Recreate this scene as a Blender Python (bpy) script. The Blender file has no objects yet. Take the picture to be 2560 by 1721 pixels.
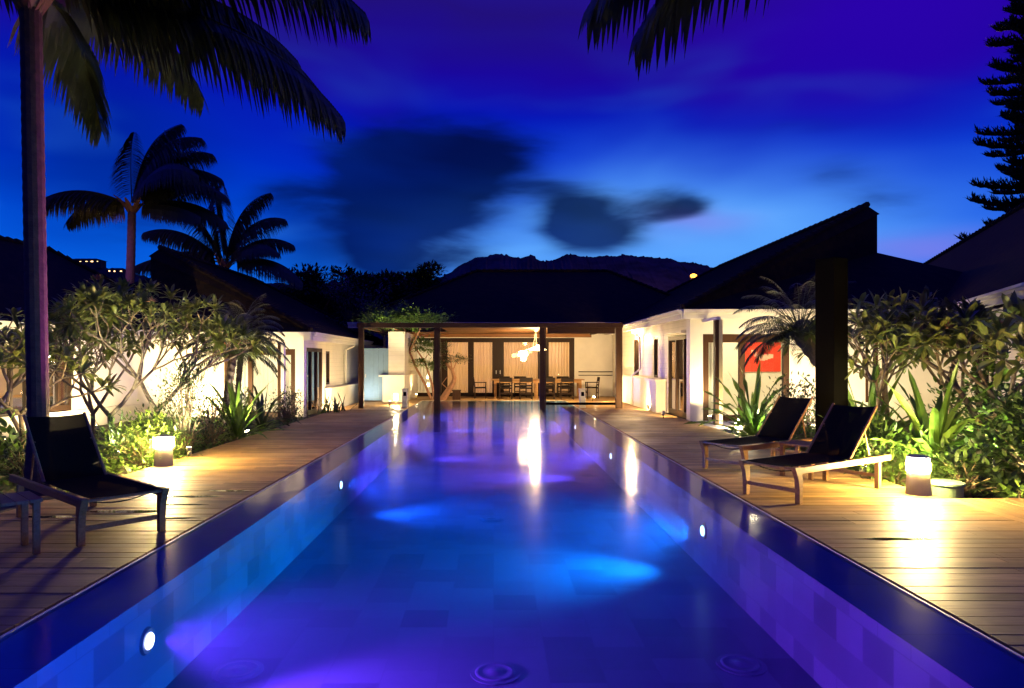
import bpy, math, random
from mathutils import Vector, Matrix, noise
random.seed(11)
R = math.radians
C = bpy.context.scene.collection
SC = bpy.context.scene
# ------------------------------------------------------------------ camera
F_PX, VX, HY, CAMZ = 1707.0, 1234.0, 902.0, 1.6     # focal length and vanishing point measured on the 2560 px wide photo
cam = bpy.data.cameras.new("camera"); camo = bpy.data.objects.new("camera", cam); C.objects.link(camo)
camo.location = (0, 0, CAMZ); camo.rotation_euler = (R(90), 0, 0)
cam.sensor_width = 36; cam.lens = 36 * F_PX / 2560
cam.shift_x = (1280 - VX) / 2560; cam.shift_y = (HY - 860.5) / 2560
cam.clip_start = 0.05; cam.clip_end = 5000
SC.camera = camo
SC.view_settings.view_transform = 'Standard'; SC.view_settings.look = 'None'
SC.view_settings.exposure = 0.0; SC.view_settings.gamma = 1.0
SC.render.engine = 'CYCLES'
SC.cycles.use_denoising = True
SC.cycles.max_bounces = 7; SC.cycles.diffuse_bounces = 3; SC.cycles.glossy_bounces = 3
SC.cycles.transparent_max_bounces = 12; SC.cycles.caustics_reflective = False; SC.cycles.caustics_refractive = False
SC.cycles.sample_clamp_indirect = 4.0

# ------------------------------------------------------------------ world: dusk sky
class NT:
    def __init__(s, nt): s.nt = nt
    def n(s, t, **k):
        x = s.nt.nodes.new(t)
        for a, b in k.items(): setattr(x, a, b)
        return x
    def l(s, a, b): s.nt.links.new(a, b)
    def put(s, sock, v):
        if isinstance(v, bpy.types.NodeSocket): s.l(v, sock)
        else: sock.default_value = v
    def m(s, op, a, b=None, c=None, clamp=False):
        x = s.n('ShaderNodeMath', operation=op); x.use_clamp = clamp
        s.put(x.inputs[0], a)
        if b is not None: s.put(x.inputs[1], b)
        if c is not None: s.put(x.inputs[2], c)
        return x.outputs[0]
    def mix(s, f, a, b, mode='MIX'):
        x = s.n('ShaderNodeMix', data_type='RGBA', blend_type=mode)
        s.put(x.inputs[0], f); s.put(x.inputs[6], a); s.put(x.inputs[7], b)
        return x.outputs[2]
    def ramp(s, f, pts, interp='LINEAR'):
        x = s.n('ShaderNodeValToRGB'); x.color_ramp.interpolation = interp
        e = x.color_ramp.elements
        while len(e) < len(pts): e.new(0.5)
        for q, (p, c) in zip(e, pts): q.position = p; q.color = c
        s.put(x.inputs[0], f); return x.outputs[0]
    def noise(s, vec, scale, detail=4, rough=.5, dist=0):
        x = s.n('ShaderNodeTexNoise'); s.l(vec, x.inputs['Vector'])
        x.inputs['Scale'].default_value = scale; x.inputs['Detail'].default_value = detail
        x.inputs['Roughness'].default_value = rough; x.inputs['Distortion'].default_value = dist
        return x.outputs[0]

def lin(r, g, b, k=1.0):
    f = lambda v: (v/255/12.92 if v/255 <= .04045 else ((v/255+.055)/1.055)**2.4) * k
    return (f(r), f(g), f(b), 1)

def build_world():
    w = bpy.data.worlds.new("World"); SC.world = w; w.use_nodes = True
    N = NT(w.node_tree); w.node_tree.nodes.clear()
    tc = N.n('ShaderNodeTexCoord'); sx = N.n('ShaderNodeSeparateXYZ'); N.l(tc.outputs['Generated'], sx.inputs[0])
    x, y, z = sx.outputs
    # stretched noise: long horizontal wind-drawn clouds
    cb = N.n('ShaderNodeCombineXYZ'); N.l(x, cb.inputs[0]); N.l(y, cb.inputs[1]); N.l(N.m('MULTIPLY', z, 3.2), cb.inputs[2])
    n1 = N.noise(cb.outputs[0], 3.0, 2.5, .42, .25)
    n2 = N.noise(cb.outputs[0], 2.2, 3, .45, .6)
    n3 = N.noise(cb.outputs[0], 5.5, 1.5, .4, .2)
    az = N.m('MULTIPLY', N.m('ARCTAN2', x, y), 57.2958)
    el = N.m('MULTIPLY', N.m('ARCSINE', z), 57.2958)
    azd = N.m('ADD', az, N.m('MULTIPLY', N.m('SUBTRACT', n2, .5), 11))
    eld = N.m('ADD', el, N.m('MULTIPLY', N.m('SUBTRACT', n1, .5), 7))
    base = N.ramp(N.m('DIVIDE', eld, 60, clamp=True), [
        (0.0, lin(40, 128, 244)), (7/60, lin(8, 104, 238)), (11/60, lin(0, 78, 226)), (15.5/60, lin(0, 48, 206)),
        (19/60, lin(6, 22, 182)), (22/60, lin(26, 8, 156)), (26/60, lin(33, 16, 124)), (34/60, lin(34, 24, 170)), (60/60, lin(26, 36, 200))])
    def blob(a0, e0, sa, se, A=azd, E=eld):
        u = N.m('POWER', N.m('ABSOLUTE', N.m('DIVIDE', N.m('SUBTRACT', A, a0), sa)), 2)
        v = N.m('POWER', N.m('ABSOLUTE', N.m('DIVIDE', N.m('SUBTRACT', E, e0), se)), 2)
        return N.m('EXPONENT', N.m('MULTIPLY', N.m('ADD', u, v), -1))
    def addall(l):
        o = l[0]
        for q in l[1:]: o = N.m('ADD', o, q)
        return o
    # paler afterglow low on the right, darker on the left
    glow = N.m('MULTIPLY', N.m('ADD', N.m('MULTIPLY', blob(18, 9.6, 12, 4.6), 1.25), blob(1.5, 9.6, 9, 2.4)), .95, clamp=True)
    col = N.mix(glow, base, lin(92, 166, 255))
    lav = N.m('MULTIPLY', N.m('ADD', blob(16, 10.6, 4.0, 1.2), blob(30.5, 7.8, 4.5, 1.4)), .55, clamp=True)
    col = N.mix(lav, col, lin(142, 128, 232))
    vio = N.m('MULTIPLY', blob(30, 25, 14, 5.0), .85, clamp=True)
    col = N.mix(vio, col, lin(44, 0, 176))
    leftdark = N.m('MULTIPLY', N.m('ADD', blob(-30, 14, 9, 6), blob(-14, 9, 4, 4)), .6, clamp=True)
    col = N.mix(leftdark, col, lin(0, 26, 108))
    # dark cloud bodies
    A2 = N.m('ADD', az, N.m('MULTIPLY', N.m('SUBTRACT', n3, .5), 4)); E2 = N.m('ADD', el, N.m('MULTIPLY', N.m('SUBTRACT', n3, .5), 2.4))
    A2 = N.m('ADD', A2, N.m('MULTIPLY', N.m('SUBTRACT', n2, .5), 5)); E2 = N.m('ADD', E2, N.m('MULTIPLY', N.m('SUBTRACT', n1, .5), 3))
    dark = addall([N.m('MULTIPLY', blob(a, e, sa, se, A2, E2), k) for a, e, sa, se, k in [
        (-7.6, 16.6, 6.4, 2.9, 1.1), (-1.2, 15.3, 5.6, 2.5, 1.1), (-8.8, 12.6, 3.8, 3.6, 1.1), (-9.2, 9.0, 3.4, 2.2, .9), (-4.0, 12.6, 4.0, 2.2, .75),
        (6.4, 11.7, 3.0, 1.9, 1.1), (10.4, 10.9, 3.2, 1.7, 1.0), (15.0, 12.0, 2.8, 1.2, .95), (3.0, 13.4, 5, .6, .12), (-15, 13.4, 3.4, 1.4, .45), (16.6, 12.0, 1.9, 1.1, .45), (28.5, 11.2, 3.6, 1.6, .42), (26.5, 14.0, 2.6, 1.3, .3), (-3.0, 8.3, 4.5, 1.6, .45), (-26, 9, 6, 2, .5), (-17.5, 12, 3, 2, .35), (24.0, 17.5, 5, .8, .3),
        (4.0, 13.8, 4, .7, .3), (18.5, 15.0, 5.5, .7, .1)]])
    cb4 = N.n('ShaderNodeCombineXYZ'); N.l(x, cb4.inputs[0]); N.l(y, cb4.inputs[1]); N.l(N.m('MULTIPLY', z, 4.5), cb4.inputs[2])
    n4 = N.noise(cb4.outputs[0], 5.0, 4, .55, .3); n5 = N.noise(cb.outputs[0], 2.8, 3, .5, .3)
    edge = N.m('ADD', N.m('MULTIPLY', N.m('SUBTRACT', n4, .5), 1.35), N.m('MULTIPLY', N.m('SUBTRACT', n5, .5), .9))
    dark = N.m('ADD', dark, N.m('MULTIPLY', edge, N.m('MINIMUM', N.m('MULTIPLY', dark, 2.2), 1.0)))
    dm = N.n('ShaderNodeMapRange', interpolation_type='SMOOTHSTEP'); N.l(dark, dm.inputs[0])
    dm.inputs[1].default_value = .06; dm.inputs[2].default_value = 1.0
    col = N.mix(N.m('MULTIPLY', dm.outputs[0], .92), col, N.ramp(n5, [(.35, lin(2, 12, 52)), (.68, lin(2, 30, 112))]))
    # wisps
    wz = N.n('ShaderNodeMapRange', interpolation_type='SMOOTHSTEP'); N.l(N.noise(cb.outputs[0], 4.0, 2.0, .45, .4), wz.inputs[0])
    wz.inputs[1].default_value = .48; wz.inputs[2].default_value = .78
    low = N.m('MULTIPLY', N.m('SUBTRACT', 1, N.m('DIVIDE', el, 26), clamp=True), N.m('SUBTRACT', 1.05, dm.outputs[0]))
    col = N.mix(N.m('MULTIPLY', N.m('MULTIPLY', wz.outputs[0], low), .55), col, lin(44, 124, 236))
    # behind the viewer the sky is already dark
    back = N.m('MULTIPLY', N.m('SUBTRACT', .15, y), 1.6, clamp=True)
    col = N.mix(back, col, lin(28, 34, 180))
    below = N.m('MULTIPLY', z, -20, clamp=True)
    col = N.mix(below, col, (0.004, 0.005, .01, 1))
    bg = N.n('ShaderNodeBackground'); N.l(col, bg.inputs[0]); bg.inputs[1].default_value = 1.0
    o = N.n('ShaderNodeOutputWorld'); N.l(bg.outputs[0], o.inputs[0])
    w.cycles.sampling_method = 'MANUAL'; w.cycles.sample_map_resolution = 512
build_world()

# ------------------------------------------------------------------ materials
def newmat(name):
    m = bpy.data.materials.new(name); m.use_nodes = True
    N = NT(m.node_tree); p = m.node_tree.nodes['Principled BSDF']
    return m, N, p
def bump(N, p, h, strength=.3, dist=.01):
    b = N.n('ShaderNodeBump'); b.inputs['Strength'].default_value = strength; b.inputs['Distance'].default_value = dist
    N.l(h, b.inputs['Height']); N.l(b.outputs[0], p.inputs['Normal']); return b
def plain(name, col, rough=.6, metal=0, var=.15, scale=6, bs=0.0, spec=.5):
    m, N, p = newmat(name)
    tc = N.n('ShaderNodeTexCoord'); f = N.noise(tc.outputs['Object'], scale, 5, .6)
    d = tuple(c * (1 - var) for c in col[:3]) + (1,); e = tuple(min(1, c * (1 + var)) for c in col[:3]) + (1,)
    N.l(N.ramp(f, [(.3, d), (.7, e)]), p.inputs['Base Color'])
    p.inputs['Roughness'].default_value = rough; p.inputs['Metallic'].default_value = metal
    p.inputs['Specular IOR Level'].default_value = spec
    if bs: bump(N, p, f, bs, .02)
    return m
def wood(name, c1, c2, rough=.45, axis=0, island=True, wet=False):
    m, N, p = newmat(name); p.inputs['Specular IOR Level'].default_value = .22 if wet else .16
    tc = N.n('ShaderNodeTexCoord'); mp = N.n('ShaderNodeMapping'); N.l(tc.outputs['Object'], mp.inputs[0])
    s = [18, 18, 18]; s[axis] = 1.6; mp.inputs['Scale'].default_value = s
    g = N.n('ShaderNodeNewGeometry')
    cb = N.n('ShaderNodeVectorMath', operation='ADD'); N.l(mp.outputs[0], cb.inputs[0])
    sc = N.n('ShaderNodeVectorMath', operation='SCALE'); sc.inputs[0].default_value = (31, 17, 23); N.l(g.outputs['Random Per Island'], sc.inputs['Scale'])
    N.l(sc.outputs[0], cb.inputs[1])
    f = N.noise(cb.outputs[0], 1.6, 6, .62, .6)
    col = N.ramp(f, [(.25, c1), (.75, c2)])
    v = N.m('ADD', .62, N.m('MULTIPLY', g.outputs['Random Per Island'], .7))
    vv = N.n('ShaderNodeCombineXYZ'); [N.l(v, vv.inputs[i]) for i in range(3)]
    col = N.mix(1.0, col, vv.outputs[0], 'MULTIPLY') if island else col
    big = N.noise(tc.outputs['Object'], .7, 4, .6)
    if wet:
        fac = N.n('ShaderNodeMapRange'); N.l(big, fac.inputs[0]); fac.inputs[1].default_value = .42; fac.inputs[2].default_value = .62
        r = N.m('ADD', .40, N.m('MULTIPLY', fac.outputs[0], .16)); r = N.m('ADD', r, N.m('MULTIPLY', f, .1))
        N.l(r, p.inputs['Roughness'])
        dcol = N.mix(N.m('MULTIPLY', fac.outputs[0], .35), col, (0.10, .055, .028, 1)); col = dcol
    else: p.inputs['Roughness'].default_value = rough
    N.l(col, p.inputs['Base Color']); bump(N, p, f, .25, .004)
    return m
def leafmat(name, c1, c2, trans=.25, rough=.45):
    m, N, p = newmat(name)
    g = N.n('ShaderNodeNewGeometry'); tc = N.n('ShaderNodeTexCoord')
    f = N.m('ADD', N.m('MULTIPLY', g.outputs['Random Per Island'], .6), N.m('MULTIPLY', N.noise(tc.outputs['Object'], 3, 3), .5))
    col = N.ramp(f, [(.2, c1), (.85, c2)])
    N.l(col, p.inputs['Base Color']); p.inputs['Roughness'].default_value = rough
    t = N.n('ShaderNodeBsdfTranslucent'); N.l(col, t.inputs[0])
    mx = N.n('ShaderNodeMixShader'); mx.inputs[0].default_value = trans
    N.l(p.outputs[0], mx.inputs[1]); N.l(t.outputs[0], mx.inputs[2])
    N.l(mx.outputs[0], m.node_tree.nodes['Material Output'].inputs[0]); return m
def emis(name, col, k):
    m, N, p = newmat(name); m.node_tree.nodes.remove(p)
    e = N.n('ShaderNodeEmission'); e.inputs[0].default_value = col; e.inputs[1].default_value = k
    N.l(e.outputs[0], m.node_tree.nodes['Material Output'].inputs[0]); return m
def siding(name, col, pitch=.15):
    m, N, p = newmat(name)
    tc = N.n('ShaderNodeTexCoord'); s = N.n('ShaderNodeSeparateXYZ'); N.l(tc.outputs['Object'], s.inputs[0])
    fr = N.m('FRACT', N.m('DIVIDE', s.outputs[2], pitch))
    dirt = N.noise(tc.outputs['Object'], 1.3, 6, .65)
    gr = N.m('GREATER_THAN', fr, .06)
    c = N.ramp(dirt, [(.3, tuple(v*.86 for v in col[:3])+(1,)), (.65, col)])
    c = N.mix(N.m('ADD', .55, N.m('MULTIPLY', gr, .45)), tuple(v*.45 for v in col[:3])+(1,), c)
    N.l(c, p.inputs['Base Color']); p.inputs['Roughness'].default_value = .55
    bump(N, p, N.m('SUBTRACT', 1, fr), .6, .012); return m
def shingle(name, c1, c2):
    m, N, p = newmat(name)
    tc = N.n('ShaderNodeTexCoord'); g = N.n('ShaderNodeNewGeometry')
    s = N.n('ShaderNodeSeparateXYZ'); N.l(tc.outputs['Object'], s.inputs[0])
    cb = N.n('ShaderNodeCombineXYZ'); N.l(N.m('ADD', s.outputs[0], s.outputs[1]), cb.inputs[0]); N.l(N.m('MULTIPLY', s.outputs[2], 2.1), cb.inputs[1])
    b = N.n('ShaderNodeTexBrick'); N.l(cb.outputs[0], b.inputs['Vector'])
    b.inputs['Scale'].default_value = 1.0; b.inputs['Brick Width'].default_value = .24; b.inputs['Row Height'].default_value = .3
    b.inputs['Mortar Size'].default_value = .012; b.inputs['Color1'].default_value = c1; b.inputs['Color2'].default_value = c2; b.inputs['Mortar'].default_value = (.01, .008, .006, 1)
    N.l(b.outputs[0], p.inputs['Base Color']); p.inputs['Roughness'].default_value = .9; p.inputs['Specular IOR Level'].default_value = .15
    bump(N, p, N.m('SUBTRACT', 1, N.m('FRACT', N.m('DIVIDE', N.m('MULTIPLY', s.outputs[2], 2.1), .3))), .8, .03); return m
def tilemat(name, c1, c2, rough=.35, horiz=False, w=.3, h=.3, off=.5):
    m, N, p = newmat(name)
    tc = N.n('ShaderNodeTexCoord'); s = N.n('ShaderNodeSeparateXYZ'); N.l(tc.outputs['Object'], s.inputs[0])
    cb = N.n('ShaderNodeCombineXYZ')
    N.l(s.outputs[1], cb.inputs[0]); N.l(s.outputs[0] if horiz else N.m('ADD', s.outputs[2], 3), cb.inputs[1])
    b = N.n('ShaderNodeTexBrick'); N.l(cb.outputs[0], b.inputs['Vector']); b.offset = off
    b.inputs['Scale'].default_value = 1.0; b.inputs['Brick Width'].default_value = w; b.inputs['Row Height'].default_value = h
    b.inputs['Mortar Size'].default_value = .004; b.inputs['Bias'].default_value = -.35
    b.inputs['Color1'].default_value = c1; b.inputs['Color2'].default_value = c2
    b.inputs['Mortar'].default_value = tuple(v*.75 for v in c1[:3])+(1,)
    f = N.noise(tc.outputs['Object'], 2.4, 5, .65)
    col = N.mix(N.m('MULTIPLY', f, .5), b.outputs[0], tuple(v*.5 for v in c1[:3])+(1,))
    N.l(col, p.inputs['Base Color']); p.inputs['Roughness'].default_value = rough
    bump(N, p, f, .2, .01); return m
def glassmat():
    m, N, p = newmat('window_glass'); m.node_tree.nodes.remove(p)
    fr = N.n('ShaderNodeFresnel'); fr.inputs[0].default_value = 1.45
    t = N.n('ShaderNodeBsdfTransparent'); t.inputs[0].default_value = (.93, .95, .94, 1)
    g = N.n('ShaderNodeBsdfGlossy'); g.inputs['Roughness'].default_value = .03
    mx = N.n('ShaderNodeMixShader'); N.l(fr.outputs[0], mx.inputs[0]); N.l(t.outputs[0], mx.inputs[1]); N.l(g.outputs[0], mx.inputs[2])
    N.l(mx.outputs[0], m.node_tree.nodes['Material Output'].inputs[0]); return m
def watermat():
    m, N, p = newmat('water'); m.node_tree.nodes.remove(p)
    tc = N.n('ShaderNodeTexCoord'); mp = N.n('ShaderNodeMapping'); N.l(tc.outputs['Object'], mp.inputs[0]); mp.inputs['Scale'].default_value = (1.0, .7, 1)
    f = N.noise(mp.outputs[0], 1.6, 3, .5, .4)
    b = N.n('ShaderNodeBump'); b.inputs['Strength'].default_value = .16; b.inputs['Distance'].default_value = .03; N.l(f, b.inputs['Height'])
    fr = N.n('ShaderNodeFresnel'); fr.inputs[0].default_value = 1.34; N.l(b.outputs[0], fr.inputs['Normal'])
    t = N.n('ShaderNodeBsdfTransparent'); t.inputs[0].default_value = (.58, .84, 1, 1)
    g = N.n('ShaderNodeBsdfGlossy'); g.inputs['Roughness'].default_value = .12; N.l(b.outputs[0], g.inputs['Normal'])
    mx = N.n('ShaderNodeMixShader'); N.l(fr.outputs[0], mx.inputs[0]); N.l(t.outputs[0], mx.inputs[1]); N.l(g.outputs[0], mx.inputs[2])
    N.l(mx.outputs[0], m.node_tree.nodes['Material Output'].inputs[0]); return m
def curtainmat(name, col):
    m, N, p = newmat(name); m.node_tree.nodes.remove(p)
    d = N.n('ShaderNodeBsdfDiffuse'); d.inputs[0].default_value = col
    t = N.n('ShaderNodeBsdfTranslucent'); t.inputs[0].default_value = col
    mx = N.n('ShaderNodeMixShader'); mx.inputs[0].default_value = .55; N.l(d.outputs[0], mx.inputs[1]); N.l(t.outputs[0], mx.inputs[2])
    N.l(mx.outputs[0], m.node_tree.nodes['Material Output'].inputs[0]); return m

M = {}
M['white'] = plain('white_paint', (.76, .71, .57, 1), .5, var=.06, scale=2)
M['siding'] = siding('white_clapboard', (.76, .69, .54, 1))
M['plaster'] = plain('cream_plaster', (.70, .66, .56, 1), .8, var=.07, scale=1.5, bs=.15)
M['roof'] = shingle('cedar_shingles', (.026, .014, .005, 1), (.012, .007, .003, 1))
M['deck'] = wood('teak_deck', (.28, .160, .050, 1), (.52, .325, .125, 1), axis=0, wet=True)
M['decky'] = wood('teak_deck_lengthwise', (.25, .14, .05, 1), (.44, .27, .11, 1), axis=1, wet=True)
M['teak'] = wood('oiled_teak', (.20, .10, .035, 1), (.36, .20, .075, 1), .42, axis=0, island=False)
M['darkwood'] = wood('dark_stained_timber', (.016, .008, .004, 1), (.03, .015, .008, 1), .5, axis=2, island=False)
M['midwood'] = wood('brown_stained_timber', (.036, .016, .007, 1), (.06, .028, .012, 1), .5, axis=2, island=False)
M['ceilwood'] = wood('ceiling_timber', (.13, .055, .018, 1), (.22, .10, .035, 1), .5, axis=0)
M['black'] = plain('black_timber', (.0025, .002, .0014, 1), .95, spec=.02)
M['sling'] = plain('black_sling_fabric', (.007, .006, .005, 1), .9, var=.3, scale=60, spec=.04)
_m = M['sling']; _N = NT(_m.node_tree); _t = _N.n('ShaderNodeBsdfTransparent'); _x = _N.n('ShaderNodeMixShader')
_tc = _N.n('ShaderNodeTexCoord'); _x.inputs[0].default_value = .004
_N.l(_m.node_tree.nodes['Principled BSDF'].outputs[0], _x.inputs[1]); _N.l(_t.outputs[0], _x.inputs[2]); _N.l(_x.outputs[0], _m.node_tree.nodes['Material Output'].inputs[0])
M['cushion'] = plain('dark_leather', (.012, .008, .006, 1), .7, spec=.1)
M['curtain'] = curtainmat('linen_curtain', (.60, .42, .27, 1))
M['wcurtain'] = curtainmat('white_curtain', (.80, .78, .72, 1))
M['glass'] = glassmat(); M['water'] = watermat()
M['wet'] = plain('wet_film', (.02, .012, .008, 1), .06, var=.1)
M['pooltile'] = tilemat('pool_wall_stone', (.28, .42, .52, 1), (.04, .07, .10, 1), w=.34, h=.24)
M['poolfloor'] = tilemat('pool_floor_stone', (.12, .22, .30, 1), (.02, .04, .07, 1), horiz=True, w=.42, h=.42)
M['coping'] = tilemat('wet_coping_stone', (.50, .58, .66, 1), (.40, .48, .56, 1), horiz=True, w=.9, h=5)  # pale stone; its raised blue tone stands in for light reflected inside the water
M['soil'] = plain('soil', (.05, .033, .02, 1), .95, var=.4, scale=5, bs=.8)
M['hill'] = plain('forested_hill', (.05, .048, .05, 1), .95, var=.5, scale=.08, spec=.05)
M['gate'] = plain('blue_grey_gate_paint', (.16, .27, .36, 1), .5, var=.08)
M['metal'] = plain('brushed_metal', (.42, .40, .36, 1), .4, metal=.7, var=.1, scale=30)
M['bollard'] = plain('sand_painted_metal', (.62, .52, .26, 1), .45, var=.06)
M['lamp'] = emis('bollard_light', (1, .72, .28, 1), 1700)
M['lampmid'] = emis('small_bollard_light', (1, .78, .40, 1), 420)
M['lampsoft'] = emis('small_lamp_light', (1, .80, .50, 1), 90)
M['pend'] = emis('pendant_light', (1, .68, .30, 1), 38)
M['bark'] = plain('palm_bark', (.07, .042, .028, 1), .9, var=.3, scale=9, bs=.6)
M['bark2'] = plain('frangipani_bark', (.17, .12, .075, 1), .8, var=.25, scale=14, bs=.4)
M['bark3'] = plain('reddish_bark', (.30, .15, .075, 1), .85, var=.3, scale=14, bs=.5)
M['palmleaf'] = leafmat('palm_leaflets', (.016, .024, .007, 1), (.035, .045, .012, 1), .15)
M['dryleaf'] = leafmat('dry_palm_sheath', (.12, .07, .03, 1), (.20, .12, .05, 1), .2)
M['frangi'] = leafmat('frangipani_leaf', (.08, .105, .018, 1), (.20, .21, .05, 1), .3, .4)
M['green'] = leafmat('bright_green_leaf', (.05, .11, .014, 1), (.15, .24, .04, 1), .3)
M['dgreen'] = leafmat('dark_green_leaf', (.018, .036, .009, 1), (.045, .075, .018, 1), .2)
M['strap'] = leafmat('strap_leaf', (.07, .14, .018, 1), (.18, .27, .04, 1), .3, .35)
M['pine'] = leafmat('pine_needles', (.012, .020, .010, 1), (.025, .035, .015, 1), .05)
M['flower'] = leafmat('coral_flowers', (.55, .20, .07, 1), (.75, .36, .16, 1), .3)
M['pink'] = leafmat('pink_blossom', (.6, .14, .25, 1), (.75, .3, .4, 1), .3)
M['red'] = plain('red_canvas', (.62, .035, .012, 1), .8, var=.06)
M['pale'] = plain('pale_paint', (.75, .42, .30, 1), .8)

# ------------------------------------------------------------------ mesh helpers
class MB:
    def __init__(s): s.v = []; s.f = []
    def quad(s, a, b, c, d):
        n = len(s.v); s.v += [tuple(a), tuple(b), tuple(c), tuple(d)]; s.f.append((n, n+1, n+2, n+3))
    def tri(s, a, b, c):
        n = len(s.v); s.v += [tuple(a), tuple(b), tuple(c)]; s.f.append((n, n+1, n+2))
    def poly(s, pts):
        n = len(s.v); s.v += [tuple(p) for p in pts]; s.f.append(tuple(range(n, n+len(pts))))
    def box(s, x0, x1, y0, y1, z0, z1, fr=None, bev=0):
        if x1 < x0: x0, x1 = x1, x0
        if y1 < y0: y0, y1 = y1, y0
        if z1 < z0: z0, z1 = z1, z0
        n = len(s.v)
        P = [(x0,y0,z0),(x1,y0,z0),(x1,y1,z0),(x0,y1,z0),(x0,y0,z1),(x1,y0,z1),(x1,y1,z1),(x0,y1,z1)]
        if fr: P = [fr(*p) for p in P]
        s.v += P; s.f += [tuple(n+i for i in q) for q in ((0,3,2,1),(4,5,6,7),(0,1,5,4),(1,2,6,5),(2,3,7,6),(3,0,4,7))]
        return s
    def tube(s, pts, rad, seg=8, cap=True):
        pts = [Vector(p) for p in pts]
        if not isinstance(rad, (list, tuple)): rad = [rad]*len(pts)
        n0 = len(s.v); up = Vector((0, 0, 1)); prev = None
        for i, p in enumerate(pts):
            d = (pts[min(i+1, len(pts)-1)] - pts[max(i-1, 0)])
            d = d.normalized() if d.length > 1e-9 else up
            if prev is None:
                a = d.cross(up if abs(d.z) < .9 else Vector((1, 0, 0))).normalized()
            else:
                a = (prev - d * prev.dot(d)); a = a.normalized() if a.length > 1e-6 else d.orthogonal().normalized()
            prev = a; b = d.cross(a)
            for k in range(seg):
                t = 2*math.pi*k/seg; s.v.append(tuple(p + (a*math.cos(t) + b*math.sin(t))*rad[i]))
        for i in range(len(pts)-1):
            for k in range(seg):
                k2 = (k+1) % seg; q = n0+i*seg
                s.f.append((q+k, q+k2, q+seg+k2, q+seg+k))
        if cap:
            s.f.append(tuple(n0+k for k in range(seg-1, -1, -1)))
            e = n0+(len(pts)-1)*seg; s.f.append(tuple(e+k for k in range(seg)))
        return s
    def lathe(s, prof, c=(0, 0, 0), seg=24):
        n0 = len(s.v)
        for r, z in prof:
            for k in range(seg):
                t = 2*math.pi*k/seg; s.v.append((c[0]+r*math.cos(t), c[1]+r*math.sin(t), c[2]+z))
        for i in range(len(prof)-1):
            for k in range(seg):
                k2 = (k+1) % seg; q = n0+i*seg; s.f.append((q+k, q+k2, q+seg+k2, q+seg+k))
        s.f.append(tuple(n0+k for k in range(seg-1, -1, -1))); e = n0+(len(prof)-1)*seg; s.f.append(tuple(e+k for k in range(seg)))
        return s
    def blade(s, base, d, L, w, droop=.5, n=4, prof=None, side=None, fold=.0, wave=0):
        """a leaf: ribbon along a drooping curve, one connected island"""
        p = Vector(base); d = Vector(d).normalized()
        if side is None:
            side = d.cross(Vector((0, 0, 1)))
            side = side.normalized() if side.length > .05 else Vector((random.random()-.5, random.random()-.5, 0)).normalized()
        else: side = Vector(side)
        prof = prof or [.35, .9, 1.0, .7, .0]
        n = len(prof)-1; n0 = len(s.v); st = L/n
        for i in range(n+1):
            h = w*.5*prof[i]; u = side.cross(d).normalized() if side.cross(d).length > .01 else Vector((0, 0, 1))
            wv = u*(wave*math.sin(i*2.3+base[0]*9)) if wave else Vector((0, 0, 0))
            if i == n and prof[i] == 0: s.v.append(tuple(p+wv)); break
            if fold:
                s.v += [tuple(p-side*h+u*h*fold+wv), tuple(p+wv*.3), tuple(p+side*h+u*h*fold-wv)]
            else: s.v += [tuple(p-side*h+wv), tuple(p+side*h-wv)]
            d = (d + Vector((0, 0, -droop/n))).normalized(); p = p + d*st
        k = 3 if fold else 2
        full = n if prof[n] == 0 else n+1
        for i in range(full-1):
            q = n0+i*k
            for j in range(k-1): s.f.append((q+j, q+j+1, q+k+j+1, q+k+j))
        if prof[n] == 0:
            q = n0+(full-1)*k; e = len(s.v)-1
            for j in range(k-1): s.f.append((q+j, q+j+1, e))
    def mesh(s, name, off=(0, 0, 0), smooth=False):
        me = bpy.data.meshes.new(name)
        ox, oy, oz = off
        me.from_pydata([(a-ox, b-oy, c-oz) for a, b, c in s.v], [], s.f); me.update()
        if smooth:
            for p in me.polygons: p.use_smooth = True
        return me

def tag(o, label=None, cat=None, group=None, kind=None):
    if label: o['label'] = label
    if cat: o['category'] = cat
    if group: o['group'] = group
    if kind: o['kind'] = kind
    return o
def thing(name, label, cat, loc=(0, 0, 0), rz=0, group=None):
    o = bpy.data.objects.new(name, None); C.objects.link(o); o.location = loc; o.rotation_euler = (0, 0, rz)
    o.empty_display_size = .2; o['off'] = list(loc)
    return tag(o, label, cat, group)
def part(name, mb, m, parent=None, world=False, smooth=False, bevel=0):
    """world: vertices are in world coordinates, moved to the root's origin"""
    off = (0, 0, 0)
    if world and parent is not None:
        r = parent
        while r.parent: r = r.parent
        off = tuple(r['off'])
    me = mb.mesh(name, off, smooth); o = bpy.data.objects.new(name, me); C.objects.link(o)
    if m is not None: me.materials.append(m)
    if parent is not None: o.parent = parent
    if bevel:
        b = o.modifiers.new('b', 'BEVEL'); b.width = bevel; b.segments = 2; b.limit_method = 'ANGLE'
    return o
def solo(name, mb, m, label, cat, loc=(0, 0, 0), group=None, smooth=False):
    o = part(name, mb, m, None, smooth=smooth); o.location = loc; return tag(o, label, cat, group)
def struct(name, mb, m): return tag(part(name, mb, m), kind='structure')
def copy_tree(o, parent=None):
    c = o.copy(); C.objects.link(c); c.parent = parent
    for ch in o.children: copy_tree(ch, c)
    return c
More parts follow.
